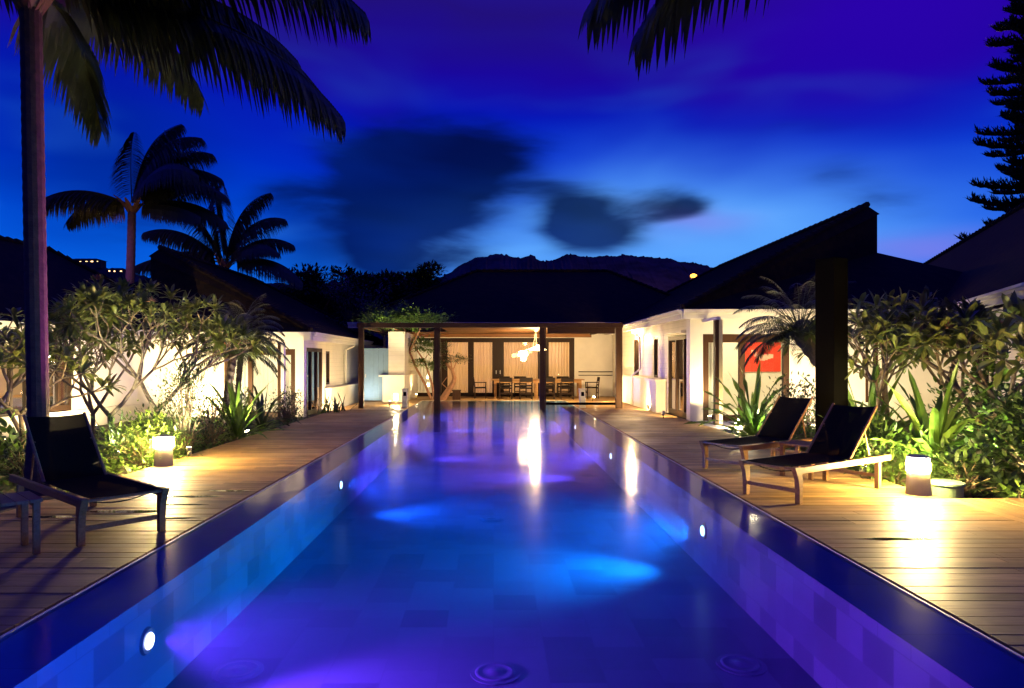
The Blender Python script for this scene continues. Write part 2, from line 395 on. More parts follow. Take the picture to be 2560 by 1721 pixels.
def light(kind, loc, energy, col, parent=None, radius=.05, aim=None, cone=120, blend=1.0, name='lamp_light'):
    l = bpy.data.lights.new(name, kind); l.energy = energy; l.color = col; l.shadow_soft_size = radius
    o = bpy.data.objects.new(name, l); C.objects.link(o); o.location = loc
    if kind == 'SPOT': l.spot_size = R(cone); l.spot_blend = blend
    if aim is not None:
        o.rotation_euler = (Vector(aim)-Vector(loc)).to_track_quat('-Z', 'Y').to_euler()
    if parent is not None:
        r = parent
        while r.parent: r = r.parent
        o.parent = parent; o.location = Vector(loc)-Vector(r['off'])
    return o
def at(x, y, Y): return ((x-VX)*Y/F_PX, Y, CAMZ-(y-HY)*Y/F_PX)   # photo measurement + real distance -> point in the garden
def frame(ox, oy, ang):
    """local (s along wall, n outward, z): s direction = ang; n = 90 deg clockwise from s"""
    c, s_ = math.cos(ang), math.sin(ang)
    return lambda s, n, z: (ox + s*c + n*s_, oy + s*s_ - n*c, z)
rnd = random.uniform
WARM = (1, .66, .28); WARMW = (1, .78, .45)

# ------------------------------------------------------------------ ground, pool, decks
OX, IX, PY0, PY1, PD = 2.84, 2.39, .5, 27.3, .78
GZ = -.12
g = MB(); S = 1500
g.quad((-S, -200, GZ), (-3.1, -200, GZ), (-3.1, S, GZ), (-S, S, GZ)); g.quad((3.1, -200, GZ), (S, -200, GZ), (S, S, GZ), (3.1, S, GZ))
g.quad((-3.1, -200, GZ), (3.1, -200, GZ), (3.1, PY0-.3, GZ), (-3.1, PY0-.3, GZ)); g.quad((-3.1, PY1+.3, GZ), (3.1, PY1+.3, GZ), (3.1, S, GZ), (-3.1, S, GZ))
struct('garden_soil', g, M['soil'])
w = MB(); w.quad((-OX, PY0-.3, 0), (OX, PY0-.3, 0), (OX, PY1, 0), (-OX, PY1, 0)); struct('pool_water', w, M['water'])
pw = MB()
for sgn in (-1, 1):
    pw.box(sgn*IX, sgn*(IX+.12), PY0, PY1-.45, -PD, -.028)
pw.box(-IX, IX, PY1-.45, PY1-.33, -PD, -.028); pw.box(-IX, IX, PY0-.12, PY0, -PD, -.028)
struct('pool_wall', pw, M['pooltile'])
pf = MB(); pf.quad((-IX, PY0, -PD), (IX, PY0, -PD), (IX, PY1-.45, -PD), (-IX, PY1-.45, -PD)); struct('pool_floor', pf, M['poolfloor'])
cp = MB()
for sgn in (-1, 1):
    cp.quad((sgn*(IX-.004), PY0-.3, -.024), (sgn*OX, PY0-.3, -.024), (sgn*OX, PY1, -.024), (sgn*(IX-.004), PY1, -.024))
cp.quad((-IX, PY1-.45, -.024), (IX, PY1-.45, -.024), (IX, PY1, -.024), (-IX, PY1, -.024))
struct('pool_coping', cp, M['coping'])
lp_ = MB()
for sgn in (-1, 1): lp_.box(sgn*(OX+.002), sgn*(OX+.018), PY0-.3, PY1, -.25, .004)
lp_.box(-OX, OX, PY1+.002, PY1+.015, -.25, .004)
struct('pool_edge', lp_, M['white'])
def boards(x0, x1, y0, y1, along='x', pitch=.142, z=.006):
    mb = MB(); a0, a1, b0, b1 = (y0, y1, x0, x1) if along == 'x' else (x0, x1, y0, y1)
    n = int((a1-a0)/pitch)
    for i in range(n):
        p = a0+i*pitch; h = z+rnd(-.002, .002)
        cuts = [b0]; q = b0+rnd(.5, 2.4)
        while q < b1-.3: cuts.append(q); q += rnd(1.6, 2.6)
        cuts.append(b1)
        for j in range(len(cuts)-1):
            if along == 'x': mb.box(cuts[j]+.0015, cuts[j+1]-.0015, p+.004, p+pitch-.004, -.03, h)
            else: mb.box(p+.004, p+pitch-.004, cuts[j]+.0015, cuts[j+1]-.0015, -.03, h)
    return mb
G0 = OX+.045
struct('deck', boards(-5.15, -G0, -1, PY1, 'x'), M['deck'])
struct('deck', boards(G0, 5.2, -1, PY1, 'x'), M['deck'])
struct('deck', boards(5.2, 9.2, -1, 7.9, 'y'), M['decky'])
struct('deck', boards(-4.2, 5.9, PY1+.03, 30.55, 'x'), M['deck'])
ub = MB()
ub.box(-5.13, -G0-.01, -1, PY1, -.11, -.04); ub.box(G0+.01, 9.1, -1, 7.9, -.11, -.04); ub.box(G0+.01, 5.18, 7.9, PY1, -.11, -.04); ub.box(-4.2, 5.9, PY1+.04, 30.5, -.11, -.04)
struct('deck_substructure', ub, M['black'])
p = MB(); p.box(5.2, 5.9, 15.8, 18.0, -.1, .012); p.box(5.9, 9.5, 17.0, 18.0, -.1, .012); struct('path', p, M['plaster'])
def puddle(cx, cy, rx, ry, seed):
    mb = MB(); random.seed(seed); P = [(cx+rx*math.cos(a*.3927)*rnd(.65, 1.1), cy+ry*math.sin(a*.3927)*rnd(.6, 1.1), .0088) for a in range(16)]
    mb.poly(P); struct('puddle', mb, M['wet'])
for i, q_ in enumerate(((-3.5, 8.0, .42, .07), (-3.25, 8.35, .3, .05), (-3.9, 7.2, .5, .07), (-3.3, 6.9, .35, .05), (-4.5, 6.95, .4, .06), (-3.45, 7.55, .3, .04), (3.6, 6.1, .35, .05))): puddle(*q_, 90+i)
# fittings set in the pool floor
fit = thing('floor_inlet', 'round inlet disc on the pool floor at the lower centre of the picture', 'pool fitting', (0, 0, 0))
fb = MB(); fb.lathe([(.155, 0), (.155, .012), (.13, .02), (.12, .014), (.05, .016), (.045, .024), (.0, .024)]); part('cover', fb, M['poolfloor'], fit, smooth=True)
fr_ = MB(); fr_.lathe([(.19, 0), (.19, .008), (.16, .010)]); part('ring', fr_, M['poolfloor'], fit)
fl = [((595, 1680), 'round inlet disc on the pool floor beside the nearest left wall lamp'), ((1238, 1685), None), ((1853, 1664), 'round inlet disc on the pool floor beside the near right wall'),
      ((1228, 1299), 'round inlet disc on the pool floor in the middle of the pool'), ((1474, 1189), 'round inlet disc on the pool floor farthest from the viewer')]
for (px, py), lab in fl:
    Y = (CAMZ+PD)*F_PX/(py-HY); o = fit if lab is None else copy_tree(fit)
    o.location = ((px-VX)*Y/F_PX, Y, -PD+.002); o['group'] = 'inlet discs on the pool floor'
    if lab: o['label'] = lab
# underwater wall lamps
VIO, BLU, CYA = (.42, .08, 1), (.02, .12, 1), (.0, .30, 1)
lamps = [(-1, 4.7, (.55, .05, 1), 1000, 'nearest lamp on the left pool wall, glowing violet white'), (-1, 10.6, (.02, .14, 1), 1500, 'second lamp along the left pool wall, small violet glow'),
         (-1, 16.5, (.30, .08, 1), 2800, 'third lamp along the left pool wall'), (-1, 23.2, (.30, .16, 1), 4200, 'farthest lamp on the left pool wall, with a broad white streak'),
         (1, 1.9, (.0, .12, 1), 1900, None), (1, 7.74, (.0, .32, 1), 1700, 'nearest lamp on the right pool wall, blue beam'), (1, 13.8, (.28, .07, 1), 3400, 'second lamp along the right pool wall'),
         (1, 19.8, VIO, 3600, 'farthest lamp on the right pool wall')]
for sgn, Y, col, en, lab in lamps:
    t = thing('pool_lamp', lab or 'lamp on the right pool wall nearest the camera', 'pool lamp', (sgn*IX, Y, -.33), 0 if sgn < 0 else math.pi, 'underwater lamps in the pool walls')
    a = MB(); a.tube([(0, 0, 0), (.02, 0, 0)], [.095, .085], 20); part('ring', a, M['metal'], t)
    a = MB(); a.tube([(.012, 0, 0), (.032, 0, 0)], [.062, .05], 20); part('lens', a, emis('pool_lamp_lens', (col[0]*.5+.5, col[1]*.4+.6, 1, 1), 9), t)
    light('SPOT', (sgn*(IX-.13), Y, -.33), en, col, None, .12, (0, Y+.0, -.43 if Y < 12 else -.52), 92 if Y < 12 else 62, 1.0, 'pool_lamp_light')

# ------------------------------------------------------------------ building parts
def wall_with(mb, fr, s0, s1, z0, z1, ops, t=.14):
    cuts = sorted(ops); s = s0
    for a, b, c, d in cuts:
        if a > s: mb.box(s, a, -t, 0, z0, z1, fr)
        if c > z0: mb.box(a, b, -t, 0, z0, c, fr)
        if d < z1: mb.box(a, b, -t, 0, d, z1, fr)
        s = b
    if s < s1: mb.box(s, s1, -t, 0, z0, z1, fr)
def drape(mb, fr, s0, s1, n, z0, z1, amp=.03, per=.14):
    k = max(4, int((s1-s0)/per*6)); pts = []
    ph = rnd(0, 6)
    for i in range(k+1):
        s = s0+(s1-s0)*i/k; pts.append((s, n+amp*math.sin(2*math.pi*(s+.02*math.sin(s*9+ph))/per)))
    for i in range(k):
        (a, na), (b, nb) = pts[i], pts[i+1]
        mb.quad(fr(a, na, z0), fr(b, nb, z0), fr(b, nb, z1), fr(a, na, z1))
def glazed(root, name, fr, s0, s1, z0, z1, mull, fw=.09, m=None, curtains=(), bottom=.16, top=.12, cm=None, n=-.05, label=None):
    """door or window: frame, one glass pane per bay, curtains as sub-parts"""
    m = m or M['darkwood']; f = MB(); d = .07
    f.box(s0, s1, n-d, n+d*.6, z1-top, z1, fr); f.box(s0, s1, n-d, n+d*.6, z0, z0+bottom, fr)
    xs = [s0+fw/2] + list(mull) + [s1-fw/2]
    for x in xs: f.box(x-fw/2, x+fw/2, n-d*.98, n+d*.62, z0+bottom, z1-top, fr)
    o = part(name, f, m, root, True)
    if label: o['label'] = label
    for a, b in zip(xs[:-1], xs[1:]):
        gl = MB(); gl.box(a+fw/2, b-fw/2, n-.012, n-.004, z0+bottom, z1-top, fr); part('glass_pane', gl, M['glass'], o, True)
    for a, b in curtains:
        c = MB(); drape(c, fr, a, b, n-.24, z0+.03, z1-.02); part('curtain', c, cm or M['curtain'], o, True, smooth=True)
    return o
def gutter_path(mb, pts, z, out=.0):
    """white fascia with a stepped gutter profile along a polyline; outward side is to the right of travel"""
    for (a, b) in zip(pts[:-1], pts[1:]):
        a = Vector(a); b = Vector(b); L = (b-a).length; fr = frame(a.x, a.y, math.atan2(b.y-a.y, b.x-a.x))
        mb.box(0, L, 0, .05, z-.26, z-.01, fr); mb.box(-.01, L+.01, .052, .11, z-.13, z-.02, fr); mb.box(-.02, L+.02, .112, .15, z-.07, z-.015, fr)

def shed_roof(root, xe, ze, xr, zr, xv, zv, xo, y0, yn, yf, y1):
    """inner slope up to a ridge, clerestory drop, lower outer slope; xe inner eave, xr ridge, xv clerestory wall, xo outer eave"""
    th = .14; mb = MB()
    E0, E1, Rn, Rf = (xe, y0, ze), (xe, y1, ze), (xr, yn, zr), (xr, yf, zr)
    Vn, Vf, O0, O1 = (xv, yn, zv), (xv, yf, zv), (xo, y0, ze), (xo, y1, ze)
    dx = .35 if xv > xr else -.35
    Ln, Lf = (xr+dx, yn-.05, zr-.26), (xr+dx, yf+.05, zr-.26)
    mb.poly([E0, E1, Rf, Rn]); mb.poly([Rn, Rf, Lf, Ln]); mb.poly([Vn, Vf, O1, O0])
    T = (xv, yn, zr-.2); T2 = (xv, yf, zr-.2)
    mb.poly([T, T2, Vf, Vn]); mb.poly([E0, Rn, Ln, T, Vn, O0]); mb.poly([E1, Rf, Lf, T2, Vf, O1])
    lo = [(q[0], q[1], ze-th) for q in (E0, O0, O1, E1)]; up = [E0, O0, O1, E1]
    for i in range(4): mb.quad(up[i], up[(i+1) % 4], lo[(i+1) % 4], lo[i])
    rf = part('roof', mb, M['roof'], root, True)
    cb = MB()
    def caps(a, b, n):
        a = Vector(a); b = Vector(b)
        for i in range(n):
            p0 = a.lerp(b, i/n); p1 = a.lerp(b, (i+1.12)/n); p0.z += .055; p1.z += .03
            cb.tube([p0, p1], [.085, .075], 6)
    caps(E0, Rn, 30); caps(Rn, Rf, 34); caps(E1, Rf, 20)
    part('ridge_cap', cb, M['roof'], rf, True)
    # rows of shingle edges give the slope a stepped face
    sb = MB(); rows = 26
    for i in range(1, rows):
        t = i/rows; a = Vector(E0).lerp(Vector(Rn), t); b = Vector(E1).lerp(Vector(Rf), t)
        a.z += .012; b.z += .012; dn = Vector((xe-xr, 0, ze-zr)).normalized()*.03
        sb.quad(a, b, b+dn+Vector((0, 0, .02)), a+dn+Vector((0, 0, .02)))
        a = Vector(E0).lerp(Vector(Rn), t); b = Vector(O0).lerp(Vector(Vn), t)
    part('shingle_course', sb, M['roof'], rf, True)
    sf = MB(); sf.box(min(xe, xo)+.02, max(xe, xo)-.02, y0+.02, y1-.02, ze-th-.06, ze-th-.01); part('soffit', sf, M['white'], root, True)
    return rf
def room(root, x0, x1, y0, y1, z0, z1, skip=()):
    mb = MB(); q = {'back': [(x0,y1,z0),(x1,y1,z0),(x1,y1,z1),(x0,y1,z1)], 'left': [(x0,y0,z0),(x0,y1,z0),(x0,y1,z1),(x0,y0,z1)],
         'right': [(x1,y0,z0),(x1,y1,z0),(x1,y1,z1),(x1,y0,z1)], 'front': [(x0,y0,z0),(x1,y0,z0),(x1,y0,z1),(x0,y0,z1)],
         'floor': [(x0,y0,z0),(x1,y0,z0),(x1,y1,z0),(x0,y1,z0)], 'top': [(x0,y0,z1),(x1,y0,z1),(x1,y1,z1),(x0,y1,z1)]}
    for k, v in q.items():
        if k not in skip: mb.poly(v)
    return part('interior_wall', mb, M['plaster'], root, True)

# ---- dining pavilion at the far end
PV = thing('pavilion_house', 'white dining house with dark hipped roof and glass doors at the pool end', 'house', (0, 30.6, 0))
WY = 30.6
fr = frame(-3.66, WY, 0)          # s = X + 3.66
X = lambda v: v+3.66
wb = MB(); wall_with(wb, fr, 0, X(6.2), 0, 3.0, [(X(-3.62), X(3.62), 0, 2.64)]); part('wall', wb, M['plaster'], PV, True)
glazed(PV, 'glass_door', fr, X(-3.62), X(-2.62), 0, 2.62, [], .10, curtains=[(X(-3.55), X(-2.7))], cm=M['wcurtain'])
glazed(PV, 'glass_door', fr, X(-2.60), X(.20), 0, 2.62, [X(-2.2), X(-1.02)], .26, curtains=[(X(-2.5), X(.1))], top=.2)
glazed(PV, 'glass_door', fr, X(.20), X(2.25), 0, 2.62, [], .26, curtains=[(X(.3), X(2.1))], top=.2)
glazed(PV, 'glass_door', fr, X(2.25), X(3.62), 0, 2.62, [], .22, curtains=[(X(2.35), X(3.5))], top=.2)
bt = MB(); bt.box(X(-3.7), X(3.75), .02, .12, 2.66, 2.735, fr); part('awning_track', bt, M['white'], PV, True)
for q_ in (.10, .28): hn = MB(); hn.box(X(q_), X(q_+.03), .02, .06, 1.0, 1.16, fr); part('door_handle', hn, M['metal'], PV, True)
ral = MB(); ral.box(X(3.8), X(5.65), .01, .07, 1.08, 1.12, fr); ral.box(X(3.8), X(5.65), .01, .05, .93, .96, fr); part('rail', ral, M['darkwood'], PV, True)
dd = MB(); dd.box(X(5.56), X(6.1), .005, .05, .02, 2.15, fr); wd = part('door', dd, M['white'], PV, True)
dh = MB(); dh.box(X(5.9), X(6.02), .055, .09, 1.02, 1.05, fr); part('handle', dh, M['metal'], wd, True)
room(PV, -3.6, 5.9, WY+.16, WY+4.5, .0, 2.95, ('front',))
for x_, e in ((-3.1, 110), (-1.2, 125), (1.2, 135), (3.2, 110)):
    light('POINT', (x_, WY+2.2, 2.2), e*1.2, (1, .70, .40), PV, .2, name='ceiling_light')
ds = MB(); ds.tube([(2.75, WY+.9, 2.30), (2.75, WY+.9, 2.34)], [.12, .10], 14); part('ceiling_lamp', ds, M['lampsoft'], PV, True)
rb = MB()
e0, e1, e2, e3 = (-6.3, 29.6, 3.29), (10.5, 29.6, 3.29), (10.5, 39, 3.29), (-6.3, 39, 3.29); r0, r1 = (-.86, 34.1, 6.06), (5.7, 34.1, 6.06)
rb.poly([e0, e1, r1, r0]); rb.poly([e1, e2, r1]); rb.poly([e2, e3, r0, r1]); rb.poly([e3, e0, r0])
for a, b in ((e0, e1), (e1, e2), (e2, e3), (e3, e0)): rb.quad(a, b, (b[0], b[1], b[2]-.2), (a[0], a[1], a[2]-.2))
rf = part('roof', rb, M['roof'], PV, True)
cb = MB()
for a, b, n in ((e0, r0, 24), (r0, r1, 22), (e1, r1, 24)):
    for i in range(n):
        p0 = Vector(a).lerp(Vector(b), i/n); p1 = Vector(a).lerp(Vector(b), (i+1.1)/n); p0.z += .05; p1.z += .02
        cb.tube([p0, p1], [.08, .07], 6)
part('ridge_cap', cb, M['roof'], rf, True)
fb = MB(); gutter_path(fb, [(-6.3, 29.6), (10.5, 29.6)], 3.27); part('gutter', fb, M['white'], PV, True)
# projecting service block on its left with a lower ledge
bl = MB(); bl.box(-4.07, -3.44, 26.4, 30.58, 1.04, 2.72); part('side_block', bl, M['siding'], PV, True)
bl = MB(); bl.box(-4.27, -3.42, 26.25, 30.57, 0, .98); lo = part('ledge_wall', bl, M['plaster'], PV, True)
bl = MB(); bl.box(-4.40, -3.40, 26.15, 30.56, .982, 1.045); part('ledge_cap', bl, M['white'], lo, True)

# ---- pergola
PG = thing('pergola', 'brown timber pergola with slim posts crossing the far end of the pool', 'pergola', (0, 22.8, 0))
for x_, zb in ((-4.42, .006), (-1.9, -PD), (1.62, -PD), (4.16, .006)):
    b = MB(); b.box(x_-.085, x_+.085, 22.72, 22.89, zb, 2.84)
    if x_ > -3: b.box(x_+.09, x_+.125, 22.70, 22.76, zb, 2.80)
    q_ = part('post', b, M['midwood'], PG, True, bevel=.008)
b = MB(); b.box(-4.55, 4.3, 22.68, 22.93, 2.70, 2.86); part('beam', b, M['midwood'], PG, True)
b = MB(); b.box(-4.5, -4.36, 22.94, 29.3, 2.71, 2.84); part('beam', b, M['midwood'], PG, True)
b = MB(); b.box(4.12, 4.28, 22.94, 29.3, 2.71, 2.84); part('beam', b, M['midwood'], PG, True)
b = MB()
for i in range(44): b.box(-4.34 if i > 30 else -1.85, 4.10, 22.95+i*.172, 22.95+i*.172+.166, 2.76, 2.79)
part('ceiling_boards', b, M['ceilwood'], PG, True)
b = MB(); b.box(-4.3, 4.2, 29.3, 29.42, 2.60, 2.75); part('beam', b, M['ceilwood'], PG, True)
b = MB(); b.box(1.75, 4.07, 22.78, 22.83, .12, .20); part('screen_bar', b, M['black'], PG, True)
b = MB(); b.box(1.8, 4.05, 22.80, 22.82, 2.50, 2.70); part('roller_screen', b, M['midwood'], PG, True)
# ---- pendant lamp (several opal shades on one hanger) over the table
PL = thing('pendant_lamp', 'glowing pendant lamp of pale saucer shades hanging above the dining table', 'pendant lamp', (1.62, 26.0, 2.05))
b = MB(); b.tube([(1.62, 26, 2.76), (1.62, 26, 2.70)], [.09, .05], 14); part('ceiling_rose', b, M['white'], PL, True)
b = MB(); b.tube([(1.62, 26, 2.72), (1.62, 26, 2.2)], .008, 6); b.tube([(1.6, 26, 2.72), (1.50, 26, 2.1), (1.20, 26, 2.0)], .007, 6); part('cord', b, M['white'], PL, True)
b = MB(); b.lathe([(.30, 0), (.33, .03), (.22, .10), (.06, .15), (.05, .20)], (1.68, 26, 1.99), 28); part('lamp_shade', b, M['pend'], PL, True, smooth=True)
b = MB(); b.lathe([(.17, 0), (.19, .03), (.16, .16), (.05, .20)], (1.12, 26, 1.78), 24); part('lamp_shade', b, M['pend'], PL, True, smooth=True)
light('POINT', (1.55, 26, 1.72), 650, (1, .68, .34), PL, .15)
light('POINT', (1.62, 26, 2.50), 45, (1, .62, .26), PL, .12)

# ---- dining table and chairs
T = thing('dining_table', 'long teak dining table under the glowing pendant lamp', 'table', (1.85, 29.0, .006))
b = MB()
for i in range(6): b.box(-1.95, 1.95, -.48+i*.16, -.48+i*.16+.155, .77, .81)
part('tabletop', b, M['teak'], T)
for sx in (-1.78, -.05, 1.78):
    for sy in (-.38, .38):
        b = MB(); b.box(sx-.055, sx+.055, sy-.055, sy+.055, 0, .768); part('leg', b, M['teak'], T)
for q_ in (-.42, .39): b = MB(); b.box(-1.8, 1.8, q_, q_+.03, .66, .765); part('apron', b, M['teak'], T)
def chair(label):
    c = thing('dining_chair', label, 'chair')
    b = MB(); b.box(-.25, .25, -.24, .24, .43, .48); part('seat', b, M['cushion'], c, bevel=.015)
    for sx in (-1, 1):
        b = MB(); b.tube([(sx*.25, -.24, 0), (sx*.25, -.24, .45), (sx*.255, -.30, .90)], [.022, .024, .02], 6); part('leg', b, M['darkwood'], c)
        b = MB(); b.tube([(sx*.25, .22, 0), (sx*.25, .22, .66)], [.022, .022], 6); part('leg', b, M['darkwood'], c)
        b = MB(); b.box(sx*.25-.03, sx*.25+.03, -.26, .25, .66, .685); part('armrest', b, M['darkwood'], c)
    b = MB(); b.box(-.235, .235, -.302, -.285, .72, .90); b.box(-.235, .235, -.272, -.255, .54, .60); part('backrest', b, M['cushion'], c)
    b = MB(); b.box(-.23, .23, -.25, -.23, .22, .26); part('stretcher', b, M['darkwood'], c); b = MB(); b.box(-.24, .24, .21, .23, .24, .28); part('stretcher', b, M['darkwood'], c)
    return c
ch0 = chair('dining chair with its back to the pool, at the left end of the near side')
spots = [(.50, 28.2, 0, None), (1.33, 28.2, 0, 'dining chair with its back to the pool, second from left, left of the slim post'), (2.25, 28.2, 0, 'dining chair with its back to the pool, just right of the slim post'),
         (3.02, 28.2, 0, 'dining chair with its back to the pool, at the right end of the near side'),
         (.45, 29.85, math.pi, 'dining chair on the far side of the table, leftmost before the curtain'), (1.17, 29.85, math.pi, 'dining chair on the far side of the table, left of the slim post'),
         (2.35, 29.85, math.pi, 'dining chair on the far side of the table, right of the slim post'), (3.05, 29.85, math.pi, 'dining chair on the far side of the table, rightmost'),
         (-.55, 28.85, -math.pi/2, 'dining armchair alone at the left head of the table, seen in profile'), (4.15, 28.9, math.pi/2, 'dining armchair at the right head of the table, seen in profile')]
for x_, y_, rz, lab in spots:
    o = ch0 if lab is None else copy_tree(ch0); o.location = (x_, y_, .006); o.rotation_euler = (0, 0, rz); o['group'] = 'chairs round the dining table'
    if lab: o['label'] = lab

# ---- small pillars at the pool edge
def pillar(x_, lab):
    t = thing('step_light_pillar', lab, 'pillar', (x_, 23.1, .006), 0, 'short pillars at the pool edge')
    b = MB(); b.box(-.10, .10, -.10, .10, 0, .62); part('body', b, M['metal'], t, bevel=.006)
    b = MB(); b.box(-.11, .11, -.11, .11, .621, .65); part('cap', b, M['metal'], t)
    b = MB(); b.box(-.05, .05, -.106, -.101, .40, .54); part('opening', b, M['black'], t)  # black plate stands in for the shade inside the square hole
pillar(-2.99, 'short metal pillar with a square opening at the left pool edge'); pillar(3.0, 'short metal pillar with a square opening at the right pool edge')
# ---- blue gate
GT = thing('side_gate', 'blue grey boarded gate left of the white service block', 'gate', (-4.55, 26.5, 0))
b = MB()
for i in range(5): b.box(-5.02+i*.187, -5.02+i*.187+.182, 26.5, 26.54, .05, 2.08)
g_ = part('gate_boards', b, M['gate'], GT, True)
b = MB(); b.box(-5.05, -4.09, 26.545, 26.58, .2, .3); b.box(-5.05, -4.09, 26.545, 26.58, 1.75, 1.85); part('gate_rail', b, M['gate'], GT, True)
b = MB(); b.box(-4.98, -4.95, 26.46, 26.5, .95, 1.08); part('handle', b, M['metal'], GT, True)
b = MB(); b.box(-5.14, -5.05, 26.46, 26.6, 0, 2.12); part('gate_post', b, M['gate'], GT, True)

# ---- right wing (sitting room with the red picture)
RW = thing('right_bungalow', 'white bungalow with glass doors and a red picture inside, right of the pool', 'house', (5.3, 18, 0))
fL = frame(5.3, 30.4, -math.pi/2)      # s runs toward the viewer, n points to the pool
s_ = lambda Y: 30.4-Y
wb = MB(); wall_with(wb, fL, s_(30.4), s_(18.35), 0, 2.75, [(s_(25.8), s_(24.9), 1.05, 2.37), (s_(22.6), s_(22.0), 1.05, 2.37), (s_(20.75), s_(18.5), 0, 2.34)])
part('wall', wb, M['siding'], RW, True)
glazed(RW, 'window', fL, s_(25.8), s_(24.9), 1.05, 2.37, [s_(25.35)], .07, top=.07, bottom=.07)
glazed(RW, 'window', fL, s_(22.6), s_(22.0), 1.05, 2.37, [], .07, top=.07, bottom=.07)
glazed(RW, 'sliding_door', fL, s_(20.75), s_(18.5), 0, 2.32, [s_(19.9), s_(19.1)], .10, curtains=[(s_(19.9), s_(18.7))], cm=M['wcurtain'])
b = MB(); b.box(4.98, 5.28, 20.95, 27.6, 0, .96); lw = part('ledge_wall', b, M['plaster'], RW, True)
b = MB(); b.box(4.93, 5.29, 20.88, 27.7, .965, 1.02); part('ledge_cap', b, M['white'], lw, True)
b = MB(); b.tube([(5.1, 24.4, 2.55), (5.22, 24.4, 2.42), (5.24, 24.4, 1.3), (4.94, 24.4, 1.06), (4.93, 24.4, .02)], .04, 10); part('downpipe', b, M['white'], RW, True, smooth=True)
b = MB(); b.box(5.10, 5.2, 18.55, 18.62, 2.36, 2.44); b.box(5.12, 5.27, 18.5, 20.8, 2.38, 2.44); part('blind_box', b, M['white'], RW, True)
fF = frame(5.18, 18.0, 0)
wb = MB(); wall_with(wb, fF, 0, 7.9, 0, 2.75, [(.34, 2.62, 0, 2.30), (4.62, 5.2, .5, 2.25)]); part('wall', wb, M['white'], RW, True)
glazed(RW, 'sliding_door', fF, .34, 2.62, 0, 2.30, [1.38], .15, M['midwood'], curtains=[(.45, .95)], cm=M['wcurtain'], top=.22)
glazed(RW, 'window', fF, 4.62, 5.2, .5, 2.25, [4.92], .08, M['midwood'])
wb = MB(); wb.box(5.18, 5.30, 18.152, 18.34, 0, 2.74); part('corner_post', wb, M['white'], RW, True)
room(RW, 5.48, 11, 18.2, 22.5, .0, 2.7, ('front', 'left'))
pic = MB(); pic.box(8.15, 9.42, 22.40, 22.46, 1.24, 2.33)
pc = tag(part('wall_picture', pic, M['red']), 'red picture with a pale curved stroke hanging on the sitting room wall', 'picture')
stp = MB(); pts = [(8.45+.09*i, 22.39, 1.95-.12*math.sin(i*.55)-.04*i) for i in range(9)]
for i in range(8):
    a, b2 = pts[i], pts[i+1]; h = .05+.05*math.sin(i*.4)
    stp.box(a[0], b2[0]-.002, 22.385, 22.398, (a[2]+b2[2])/2-h, (a[2]+b2[2])/2+h)
part('painted_stroke', stp, M['pale'], pc)
light('POINT', (7.6, 20.3, 2.3), 330, (1, .80, .50), RW, .25); light('POINT', (9.8, 19.5, 2.2), 60, (1, .80, .50), RW, .2)
shed_roof(RW, 4.95, 2.95, 11.5, 6.36, 11.8, 4.92, 16.5, 17.85, 21, 35, 38)
b = MB(); gutter_path(b, [(4.95, 29.4), (4.95, 17.85), (12, 17.85)], 2.95); part('gutter', b, M['white'], RW, True)
PO = thing('eave_post', 'square timber post painted brown and white before the right glass doors', 'post', (5.52, 16.8, 0))
b = MB(); b.box(-.09, .0, -.08, .08, .02, 2.6); part('timber_half', b, M['midwood'], PO); b = MB(); b.box(.003, .09, -.08, .08, .02, 2.6); part('pale_half', b, M['bollard'], PO)
b = MB(); b.box(-.06, .06, -.06, .06, 0, .02); part('foot', b, M['metal'], PO)
b = MB(); b.box(-.05, .05, -.05, 1.15, 2.602, 2.68); part('bracket', b, M['white'], PO)

# ---- angled building on the far right
AN = math.atan2(4.3, 1.7)
RS = thing('garden_bungalow', 'dark roofed bungalow with pale eave behind the right frangipani trees', 'house', (9.7, 11.8, 0))
ex, ey = 8.35, 9.6; L_ = 31.0
fA = frame(ex, ey, AN)                # s away from the viewer; n to the right of travel -> use negative n toward pool
fA2 = frame(ex+L_*math.cos(AN), ey+L_*math.sin(AN), AN+math.pi)  # s toward the viewer, n to the pool
wb = MB(); fW = frame(ex+L_*math.cos(AN)+.55*math.sin(AN), ey+L_*math.sin(AN)-.55*math.cos(AN), AN+math.pi)
wall_with(wb, fW, 21.5, 31, -.1, 2.75, [(23.2, 24.6, .5, 2.2), (26.6, 28.2, .5, 2.2)]); part('wall', wb, M['siding'], RS, True)
glazed(RS, 'window', fW, 23.2, 24.6, .5, 2.2, [23.9], .09); glazed(RS, 'window', fW, 26.6, 28.2, .5, 2.2, [27.4], .09)
rb = MB(); c_, s__ = math.cos(AN), math.sin(AN)
def AP(s, o, z): return (ex+s*c_+o*s__, ey+s*s__-o*c_, z)     # o: distance away from the pool
rb.poly([AP(0, 0, 2.95), AP(L_, 0, 2.95), AP(L_-3, 3.0, 6.2), AP(2, 3.0, 6.2)]); rb.poly([AP(0, 0, 2.95), AP(2, 3.0, 6.2), AP(0, 6.4, 2.95)])
rb.poly([AP(0, 6.4, 2.95), AP(2, 3.0, 6.2), AP(L_-3, 3.0, 6.2), AP(L_, 6.4, 2.95)]); rb.poly([AP(L_, 0, 2.95), AP(L_, 6.4, 2.95), AP(L_-3, 3.0, 6.2)])
rb.poly([AP(0, 0, 2.90), AP(L_, 0, 2.90), AP(L_, 6.4, 2.90), AP(0, 6.4, 2.90)])
rf = part('roof', rb, M['roof'], RS, True)
cb = MB()
